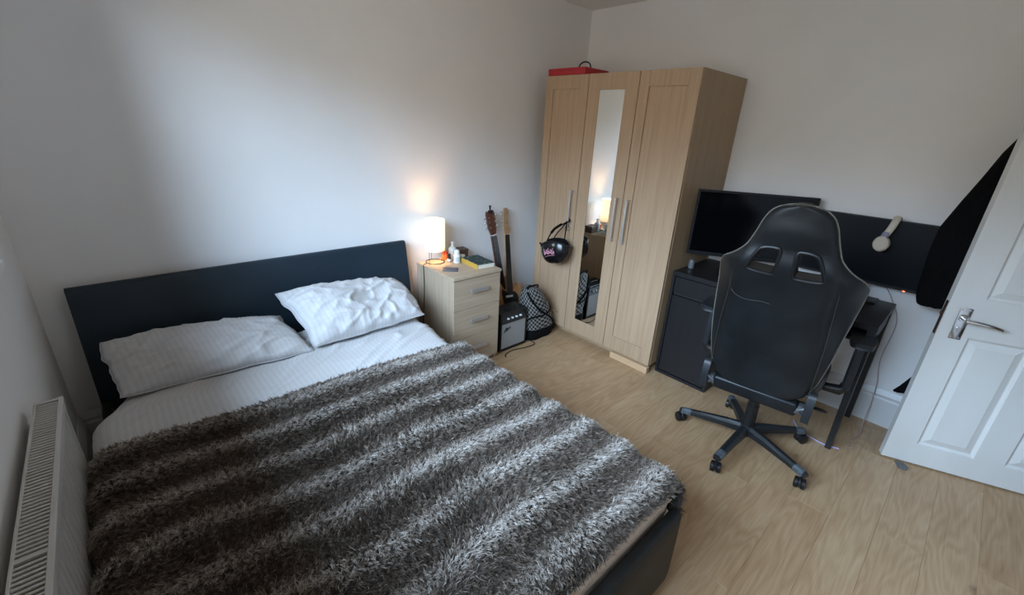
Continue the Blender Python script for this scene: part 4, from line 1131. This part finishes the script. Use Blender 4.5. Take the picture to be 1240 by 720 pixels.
B().box((0.05, -dl + 0.035, DKZ - 0.115), (dd_ - 0.05, -0.352, DKZ - 0.10)).done('under_shelf', MAT['blackwood'], dk, smooth=0)

# left monitor, turned towards the chair
ma = math.atan2(-1.865 + 1.31, 3.27 - 2.93)
mo = thing('computer_monitor', 'black widescreen monitor nearest the wardrobe with thin bezels, switched off', 'monitor', (3.115, -1.575, DKZ), ma + pi/2)
# local +y runs towards the wardrobe, local +x away from the viewer
mw = 0.648; mz0, mz1 = 0.104, 0.502
def monitor_parts(mo, mw, mz0, mz1, scr, bez=0.013, bot=0.022):
    b = B(); b.box((0.0, -mw/2, mz0), (0.020, mw/2, mz1), 0.003); b.box((0.020, -mw*0.32, mz0 + 0.05), (0.038, mw*0.32, mz1 - 0.10), 0.008); b.done('casing', MAT['black_plastic'], mo, smooth=0)
    b = B()
    b.box((-0.005, -mw/2, mz1 - bez), (0.0, mw/2, mz1), 0.001); b.box((-0.005, -mw/2, mz0), (0.0, mw/2, mz0 + bot), 0.001)
    b.box((-0.005, -mw/2, mz0 + bot), (0.0, -mw/2 + bez, mz1 - bez), 0.001); b.box((-0.005, mw/2 - bez, mz0 + bot), (0.0, mw/2, mz1 - bez), 0.001); b.done('bezel', MAT['black_plastic'], mo, smooth=0)
    B().box((-0.002, -mw/2 + bez, mz0 + bot), (-0.0005, mw/2 - bez, mz1 - bez)).done('screen', scr, mo, smooth=0)
monitor_parts(mo, mw, mz0, mz1, MAT['screen'])
b = B(); b.box((0.022, -0.028, 0.006), (0.036, 0.028, 0.26), 0.004); b.done('stand_neck', MAT['black_plastic'], mo, smooth=0)
b = B(); b.box((-0.045, -0.11, 0.0), (0.060, 0.11, 0.008), 0.004); b.done('stand_base', MAT['black_plastic'], mo, smooth=0)
# right monitor in front of the wall
m2 = thing('computer_monitor', 'matt black monitor by the coats with headphones over its top edge', 'monitor', (3.285, -2.150, DKZ))
monitor_parts(m2, 0.640, 0.092, 0.442, MAT['screen2'], 0.006, 0.014)
b = B(); b.box((0.022, -0.028, 0.006), (0.036, 0.028, 0.26), 0.004); b.done('stand_neck', MAT['black_plastic'], m2, smooth=0)
b = B(); b.box((-0.06, -0.10, 0.0), (0.060, 0.12, 0.008), 0.004); b.done('stand_base', MAT['black_plastic'], m2, smooth=0)
ledm = bpy.data.materials.new('standby_led'); ledm.use_nodes = True; lb_ = ledm.node_tree.nodes['Principled BSDF']; lb_.inputs['Emission Color'].default_value = (1, 0.12, 0.03, 1); lb_.inputs['Emission Strength'].default_value = 3
B().box((-0.008, -0.192, 0.091), (-0.004, -0.180, 0.094)).done('standby_light', ledm, m2, smooth=0)['label'] = 'tiny orange standby light on the lower bezel'

# headphones draped over the right monitor
hp = thing('headphones', 'cream over-ear headphones hanging over the monitor top edge', 'headphones', (3.262, -2.185, 1.045))
b = B()
path = smoothpath([(-0.018, 0.0, 0.040), (-0.016, -0.012, 0.075), (-0.006, -0.020, 0.115), (0.018, -0.022, 0.138), (0.052, -0.022, 0.120), (0.064, -0.018, 0.07)], 6)
rings = []
for i, p in enumerate(path):
    t = (path[min(i+1, len(path)-1)] - path[max(i-1, 0)]).normalized(); w_ = Vector((0, 1, 0)); nn = t.cross(w_).normalized()
    ww = 0.0165; th_ = 0.0065
    rings.append([p + w_*ww*cos(2*pi*k/12) + nn*th_*sin(2*pi*k/12) for k in range(12)])
b.ring_loft(rings); b.done('headband', MAT['cream_leather'], hp)
Mc = Matrix.Rotation(radians(90), 4, 'Y') @ Matrix.Rotation(radians(12), 4, 'X')
for cx_, s in ((-0.022, 1), (0.066, -1)):
    b = B(); b.lathe([(0.002, -0.024), (0.028, -0.024), (0.034, -0.018), (0.036, -0.006), (0.034, 0.006), (0.002, 0.006)], (cx_, 0.0, 0.0), 28, Mc @ Matrix.Diagonal((1.15, 1, 1, 1))); b.done('ear_cup', MAT['cream_leather'], hp)
    b = B(); b.box((cx_ - 0.012, -0.014, 0.034), (cx_ + 0.004, 0.012, 0.062), 0.004, 2); b.done('hinge', MAT['mauve'], hp, smooth=0)
# small silver speaker under the left monitor corner
o = B().lathe([(0.015, 0), (0.018, 0.004), (0.018, 0.040), (0.015, 0.052), (0.008, 0.058), (0.001, 0.059)], (0,0,0), 20).done('desk_speaker', mat('silver_grey', (0.12,0.135,0.145), 0.3), loc=(2.995, -1.325, DKZ))
tag(o, 'small silver-grey cylinder speaker on the desk below the left monitor', 'speaker')
# white things behind the chair
o = B().box((-0.03, -0.10, 0), (0.03, 0.10, 0.034), 0.012, 3).done('charging_box', white_pl, loc=(3.325, -1.56, DKZ))
tag(o, 'white rounded box on the desk below the left monitor', 'box')

pap = mat('white_paper', (0.66,0.66,0.68), 0.8)
o = B().box((-0.105, -0.148, 0), (0.105, 0.148, 0.004)).done('paper_stack', pap, loc=(3.215, -1.90, DKZ), rot=(0, 0, radians(6)), smooth=0)
tag(o, 'stack of white paper on the desk seen through the right chair opening', 'paper')

# ------------------------------------------------------------------ gaming chair
CA = 0.137
chair = thing('gaming_chair', 'black faux-leather gaming chair with winged back turned to the desk', 'office chair', (2.545, -1.990, 0), CA)
# backrest frame: origin at the lower centre, local z up the back, local x forward, y left
tR = 0.164
MB_ = Matrix.Translation((-0.136, 0.004, 0.423)) @ Matrix.Rotation(-tR, 4, 'Y')
WT = [(0.0, 0.150), (0.03, 0.195), (0.10, 0.222), (0.20, 0.238), (0.33, 0.252), (0.42, 0.266), (0.50, 0.278), (0.555, 0.280), (0.60, 0.258), (0.645, 0.205), (0.69, 0.165), (0.75, 0.143), (0.81, 0.125), (0.85, 0.104), (0.872, 0.072), (0.882, 0.03)]
def wt(u):
    for a, c in zip(WT, WT[1:]):
        if u <= c[0]:
            q = (u - a[0]) / (c[0] - a[0]); return a[1] + (c[1] - a[1]) * q
    return WT[-1][1]
def wts(u):
    return (wt(max(0, u - 0.012)) + 2 * wt(u) + wt(min(0.882, u + 0.012))) / 4 if 0.02 < u < 0.86 else wt(u)
def wing(w, u):
    k = math.exp(-((u - 0.50) / 0.15) ** 2)
    return 0.10 * k * max(0.0, (abs(w) - 0.17) / 0.10) ** 1.15
def back_pt(w, u, f):
    crease = 0
    curve = 0.030 * sin(pi * min(1, u / 0.45)) * 0.6 - 0.012 * math.exp(-((u - 0.64) / 0.06) ** 2)
    return MB_ @ Vector((f + wing(w, u) + curve * 0.6, w, u))
nseg = 64; us = [0.882 * (1 - cos(pi * i / 64)) / 2 for i in range(65)]
b = B(); rings = []
for u in us:
    W_ = wts(u); rr = []
    tk = 0.036
    for k in range(nseg):
        th = 2 * pi * k / nseg; c_, s_ = cos(th), sin(th)
        w = W_ * math.copysign(abs(c_) ** 0.55, c_); f = tk * math.copysign(abs(s_) ** 0.8, s_)
        # leather pillowing and a seam groove on the rear face
        if s_ < 0:
            f *= 0.9 + 0.28 * math.exp(-((u - 0.30) / 0.22) ** 2) * (1 - min(1, abs(w) / 0.24) ** 2) + 0.22 * math.exp(-((u - 0.77) / 0.06) ** 2)
            sm_ = 0.205 - 0.05 * max(0, u - 0.3); kk = max(0, min(1, (sm_ - abs(w)) / 0.012)) * max(0, min(1, (0.70 - u) / 0.05)); f -= 0.009 * kk
            f += 0.004 * math.exp(-((abs(w) - (0.205 - 0.05 * max(0, u - 0.3))) / 0.006) ** 2) if u < 0.6 else 0
            f += 0.0022 * fr(w, u, 7, 9, 2.2, 3)
        rr.append(back_pt(w, u, f))
    rings.append(rr)
b.ring_loft(rings)
back = b.done('backrest', MAT['leather_chair'], chair, smooth=0)
# two harness holes cut right through
def hole_pts(s, g=0.0):
    P = [(0.034 - g, 0.620), (0.034 - g, 0.692 + g), (0.050, 0.704 + g), (0.088, 0.700 + g), (0.104 + g, 0.688), (0.134 + g, 0.622), (0.128 + g, 0.604 - g), (0.060, 0.598 - g), (0.040 - g, 0.602 - g)]
    return [(x * s + 0.005, z) for x, z in outline(P, 3)]
for s in (-1, 1):
    cb_ = B(); hpz = hole_pts(s)
    cb_.ring_loft([[MB_ @ Vector((f, w, u)) for w, u in hpz] for f in (-0.12, 0.12)])
    cut = cb_.done('cutter', MAT['black_plastic'], chair, smooth=0)
    md = back.modifiers.new('hole', 'BOOLEAN'); md.object = cut; md.operation = 'DIFFERENCE'; md.solver = 'EXACT'
    bpy.context.view_layer.update()
    dg = bpy.context.evaluated_depsgraph_get()
    nm = bpy.data.meshes.new_from_object(back.evaluated_get(dg)); back.modifiers.clear(); old = back.data; back.data = nm; bpy.data.meshes.remove(old)
    cme = cut.data; bpy.data.objects.remove(cut, do_unlink=True); bpy.data.meshes.remove(cme)
back.data.name = 'backrest'
back.data.polygons.foreach_set('use_smooth', [True] * len(back.data.polygons)); back.data.set_sharp_from_angle(angle=radians(42))
for s in (-1, 1):
    b = B(); b.tube([back_pt(w, u, -0.036) for w, u in hole_pts(s, 0.004)], 0.0085, 8, close=True)
    b.tube([back_pt(w, u, 0.036) for w, u in hole_pts(s, 0.004)], 0.008, 8, close=True)
    b.ring_loft([[back_pt(w, u, f) for w, u in hole_pts(s, g)] for f, g in ((-0.036, 0.003), (0.036, 0.003), (0.036, -0.002), (-0.036, -0.002))], cap=False, close=True)
    b.done('harness_hole_trim', MAT['black_plastic'], chair)
# piping round the edge
b = B()
uu = [0.03 + (0.880 - 0.03) * i / 60 for i in range(61)]
loop = [back_pt(wts(u) + 0.001, u, 0.004) for u in uu] + [back_pt(-wts(u) - 0.001, u, 0.004) for u in reversed(uu)]
b.tube(loop, 0.0034, 6); b.done('piping', MAT['piping'], chair)
# stitched seams on the rear cover
for s in (-1, 1):
    b = B()
    b.tube([back_pt(s * (0.208 - 0.05 * max(0, u - 0.3)), u, -0.0375) for u in [0.06 + 0.5 * i / 20 for i in range(21)]], 0.0011, 5)
    b.done('stitching', mat('worn_seam_thread', (0.035,0.032,0.03), 0.8), chair)
b = B(); b.tube([back_pt(0.185 - 0.16 * q, 0.485 - 0.035 * q - 0.012 * sin(q * 5) , -0.0475 - 0.004*sin(q*3)) for q in [i / 14 for i in range(15)]], 0.0013, 5); b.done('surface_crack', mat('cracked_leather_edge', (0.06,0.055,0.05), 0.8), chair)
# padded crossbar below the back
b = B(); b.box((-0.032, -0.185, -0.080), (0.025, 0.185, -0.006), 0.016, 4, M=MB_); b.done('crossbar', MAT['leather_chair'], chair)
for s in (-1, 1):
    b = B()
    b.box((-0.020, s*0.172, -0.065), (0.020, s*0.225, -0.020), 0.006, 2, M=MB_)
    b.tube([MB_ @ Vector((-0.022, s*0.178, -0.055)), MB_ @ Vector((-0.026, s*0.195, -0.03)), MB_ @ Vector((-0.022, s*0.222, -0.018))], 0.008, 8)
    b.tube([MB_ @ Vector((-0.020, s*0.180, -0.030)), MB_ @ Vector((-0.026, s*0.200, -0.055)), MB_ @ Vector((-0.015, s*0.225, -0.060))], 0.006, 8)
    b.done('hinge_bracket', mat('bright_steel_bracket', (0.20,0.21,0.22), 0.4, 0.8), chair)
    b = B(); pts = [(-0.040, -0.085), (0.060, -0.095), (0.085, -0.05), (0.060, 0.01), (0.020, 0.055), (-0.012, 0.06), (-0.030, 0.03), (-0.043, -0.02)]
    b.ring_loft([[MB_ @ Vector((x, s*yv, z)) for x, z in outline(pts, 3)] for yv in (0.208, 0.240)]); b.done('hinge_cover', MAT['grey_plastic'], chair, smooth=50)
# seat
b = B(); rings = []
for i in range(21):
    q = i / 20; x = -0.10 + 0.52 * q
    wv = 0.225 + 0.03 * sin(pi * q); e_ = (1 - abs(2*q - 1) ** 6) ** 0.5 if 0 < q < 1 else 0.25
    rr = []
    for k in range(32):
        th = 2*pi*k/32; c_, s_ = cos(th), sin(th)
        yv = wv * e_**0.3 * math.copysign(abs(c_) ** 0.6, c_); zz = 0.055 * e_ * math.copysign(abs(s_) ** 0.8, s_)
        if s_ > 0: zz += 0.045 * e_ * max(0, (abs(yv) - 0.15) / 0.1) ** 1.5
        rr.append((x, yv, 0.445 + zz))
    rings.append(rr)
b.ring_loft(rings); b.done('seat', MAT['leather_chair'], chair, smooth=60)
b = B(); b.box((-0.09, -0.10, 0.345), (0.17, 0.10, 0.385), 0.01, 2); b.cyl((-0.02, -0.10, 0.362), (-0.02, -0.235, 0.355), 0.006, None, 10); b.ell((-0.02, -0.26, 0.353), (0.015, 0.035, 0.007), 12, 8); b.done('tilt_mechanism', MAT['black_metal'], chair)
# armrests
for s in (-1, 1):
    ar = thing('armrest', None, None, (0, 0, 0)); ar.parent = chair
    b = B(); pts = [(0.03, -0.0), (0.05, -0.045), (0.20, -0.052), (0.27, -0.035), (0.285, 0.0), (0.27, 0.035), (0.20, 0.050), (0.05, 0.045)]
    yc = s * 0.335
    ol_ = outline(pts, 4)
    b.ring_loft([[((0.055 if s > 0 else 0.10) + (x) * k_, yc + yv * k_, z) for x, yv in ol_] for z, k_ in ((0.640, 0.93), (0.645, 0.99), (0.662, 1.0), (0.668, 0.96))]); b.done('arm_pad', MAT['grey_plastic'], ar, smooth=50)
    b = B(); b.box((0.185, yc - 0.018, 0.40), (0.245, yc + 0.018, 0.64), 0.010, 3); b.done('arm_post', MAT['grey_plastic'], ar)
    b = B(); b.tube([(0.215, yc, 0.405), (0.215, yc - s*0.02, 0.375), (0.210, s*0.22, 0.368), (0.205, s*0.09, 0.368)], [0.026, 0.026, 0.020, 0.020], 12); b.done('arm_bracket', MAT['black_metal'], ar)
# gas lift, hub and star base
b = B(); b.lathe([(0.026, 0.075), (0.030, 0.12), (0.0295, 0.20), (0.0285, 0.201), (0.0285, 0.245), (0.0255, 0.246), (0.0255, 0.29), (0.0225, 0.291), (0.0225, 0.345)], (0, 0, 0), 24); b.done('gas_lift_cover', MAT['black_plastic'], chair)
b = B(); b.lathe([(0.030, 0.062), (0.040, 0.068), (0.042, 0.10), (0.034, 0.122), (0.028, 0.124)], (0, 0, 0), 24); b.done('hub', MAT['grey_plastic'], chair)
def star_leg(a):
    b = B(); d = Vector((cos(a), sin(a), 0)); sd = Vector((-sin(a), cos(a), 0)); rings = []
    for r, z, hw, hh in ((0.030, 0.098, 0.022, 0.024), (0.12, 0.096, 0.021, 0.020), (0.24, 0.086, 0.019, 0.015), (0.325, 0.078, 0.0185, 0.012), (0.338, 0.075, 0.014, 0.008)):
        c = d * r + Vector((0, 0, z))
        rings.append([c + sd*(-hw) - Vector((0,0,hh)), c + sd*hw - Vector((0,0,hh)), c + sd*hw + Vector((0,0,hh*0.35)), c + sd*hw*0.45 + Vector((0,0,hh)), c - sd*hw*0.45 + Vector((0,0,hh)), c - sd*hw + Vector((0,0,hh*0.35))])
    b.ring_loft(rings)
    o = b.done('leg', MAT['leg'], chair, smooth=0)
    b = B()
    r0 = [Vector(p) for p in rings[3]]; r1 = [Vector(p) for p in rings[2]]
    m_ = [r0[i] + (r1[i] - r0[i]) * 0.55 for i in range(6)]
    cc = sum(r0, Vector()) / 6; cm = sum(m_, Vector()) / 6
    b.ring_loft([[cc + (p - cc) * 1.05 for p in r0], [cm + (p - cm) * 1.05 for p in m_]]); b.done('scuff_plate', MAT['scuff'], o, smooth=0)
    # twin wheel caster
    sw = a + rnd.uniform(-1.2, 1.2)
    wx = Vector((cos(sw), sin(sw), 0)); wy = Vector((-sin(sw), cos(sw), 0)); c = d * 0.318 + wx * 0.012
    b = B(); b.cyl(d*0.318 + Vector((0,0,0.045)), d*0.318 + Vector((0,0,0.068)), 0.007, None, 10)
    for s in (-1, 1):
        p = c + Vector((0,0,0.0265))
        b.cyl(p + wy*s*0.006, p + wy*s*0.0085, 0.024, 0.0262, 22); b.cyl(p + wy*s*0.0085, p + wy*s*0.021, 0.0262, 0.0262, 22); b.cyl(p + wy*s*0.021, p + wy*s*0.0235, 0.0262, 0.021, 22)
    b.tube([c + wx*0.024*cos(t) + Vector((0,0,0.0265 + 0.026*sin(t))) for t in [radians(q) for q in range(0, 181, 20)]], 0.0075, 8)
    b.done('caster', MAT['black_plastic'], o)
MAT['leg'] = mat('charcoal_nylon', (0.012,0.014,0.016), 0.36, spec=0.45)
MAT['scuff'] = noise_mat('scuffed_foot_pad', (0.05,0.06,0.07), (0.11,0.125,0.14), (40,40,40), 1.5, 4, 0.35)
for k in range(5): star_leg(radians(34 + 72 * k) - CA)

# ------------------------------------------------------------------ coats hanging behind the door, scarf end, cables
hk = thing('coat_hook', 'coat hook holding the black coats beside the open door', 'hook', (XB, -2.80, 1.78))
B().box((-0.010, -0.20, -0.03), (0, 0.20, 0.03), 0.003).done('hook_board', MAT['trim'], hk, smooth=0)
for yy in (-0.13, 0.0, 0.13):
    b = B(); b.tube(smoothpath([(-0.010, yy, 0.0), (-0.045, yy, -0.005), (-0.060, yy, 0.02)], 4), 0.005, 8); b.done('peg', MAT['chrome'], hk)
def coat_fn(a, c):
    """closed hanging cloth: a around, c from hem (0) to neck (1)"""
    z = 0.812 + 0.965 * c
    # wall-side edge follows the slumping outline seen left of the door
    yl = [(0.0, -2.398), (0.035, -2.386), (0.12, -2.380), (0.26, -2.372), (0.375, -2.374), (0.51, -2.411), (0.62, -2.444), (0.73, -2.473), (0.82, -2.510), (0.91, -2.575), (1.0, -2.67)]
    for p, q in zip(yl, yl[1:]):
        if c <= q[0]:
            t = (c - p[0]) / (q[0] - p[0]); yy_l = p[1] + (q[1] - p[1]) * t; break
    yr = -2.96 + 0.12 * max(0, c - 0.7) / 0.3
    # the door plane limits the depth
    cy, hy_ = (yy_l + yr) / 2, (yy_l - yr) / 2
    th = 2 * pi * a
    ys = cy + hy_ * math.copysign(abs(cos(th)) ** 0.7, cos(th))
    room = min(3.026 + (-2.5125 - ys) * 0.395 + 0.055, 3.21) if ys < -2.47 else 3.075 + 0.05
    xf = max(room, 3.10) + 0.05 * max(0, c - 0.75)
    xb_ = 3.268 if ys > -2.50 else min(XB - 0.022, 3.268 + (-2.50 - ys) * 2)
    cx, hx_ = (xf + xb_) / 2, (xb_ - xf) / 2
    fold = 0.012 * sin(th * 7 + z * 3) * (1 - c) + 0.010 * fr(ys, z, 8, 4, 3.0, 3)
    sh = max(0.25, min(1, (1 - c) * 8)) * (0.9 if c > 0.02 else 0.75)
    x = cx + (hx_ * sh + fold * 0.6) * sin(th)
    if c < 0.02: z += 0.02 * sin(th * 3)
    return (min(x, xb_), ys, z), (a, c)
ct_ = thing('coat', 'long black coat hanging on the hook behind the open door', 'coat', (0, 0, 0))
o = grid_obj('coat_body', coat_fn, 72, 60, MAT['black_cloth'], ct_)
b = B(); b.tube(smoothpath([(3.24, -2.76, 1.755), (3.28, -2.78, 1.79), (3.30, -2.80, 1.800), (3.29, -2.82, 1.785), (3.26, -2.84, 1.755)], 5), 0.004, 6); b.done('hanging_loop', MAT['black_cloth'], ct_)
sc2 = thing('scarf', 'black scarf with a flared end dangling low behind the door', 'scarf', (3.295, -2.56, 0))
b = B(); rings = []
for z, yy, w, th_ in ((0.80, -0.10, 0.022, 0.012), (0.60, -0.06, 0.022, 0.012), (0.48, -0.012, 0.020, 0.012), (0.43, 0.012, 0.022, 0.013), (0.37, 0.036, 0.030, 0.014), (0.31, 0.055, 0.036, 0.015), (0.275, 0.066, 0.044, 0.016), (0.268, 0.066, 0.040, 0.012)):
    rings.append([(th_*sin(2*pi*k/20)*(1 + 0.3*cos(6*pi*k/10)), yy + w*cos(2*pi*k/20), z - 0.25*w*cos(2*pi*k/20)) for k in range(20)])
b.ring_loft(rings); b.done('scarf_cloth', MAT['black_cloth'], sc2)
# cables by the desk leg
pk_c = mat('pale_pink_cable', (0.50,0.36,0.36), 0.5)
b = B(); b.tube(smoothpath([(3.345, -2.250, 0.815), (3.356, -2.300, 0.74), (3.352, -2.355, 0.62), (3.345, -2.350, 0.40), (3.335, -2.375, 0.26), (3.32, -2.385, 0.14), (3.25, -2.390, 0.02), (3.16, -2.400, 0.004), (3.05, -2.380, 0.004), (2.99, -2.400, 0.004), (2.955, -2.385, 0.004)], 8), 0.0022, 6)
tag(b.done('charger_cable', pk_c), 'thin pinkish charger cable dropping from the desk to the floor', 'cable')
vm = mat('violet_led_glow_colour', (0.55,0.50,0.78), 0.4)  # violet glow of the lit cable put into its base colour
b = B(); b.tube(smoothpath([(2.905, -2.352, 0.004), (2.885, -2.30, 0.004), (2.885, -2.26, 0.004), (2.90, -2.20, 0.004), (2.93, -2.15, 0.004), (2.99, -2.11, 0.004)], 8), 0.003, 6)
tag(b.done('led_cable', vm), 'LED cable with its violet glow put into the colour, on the floor by the desk leg', 'cable')
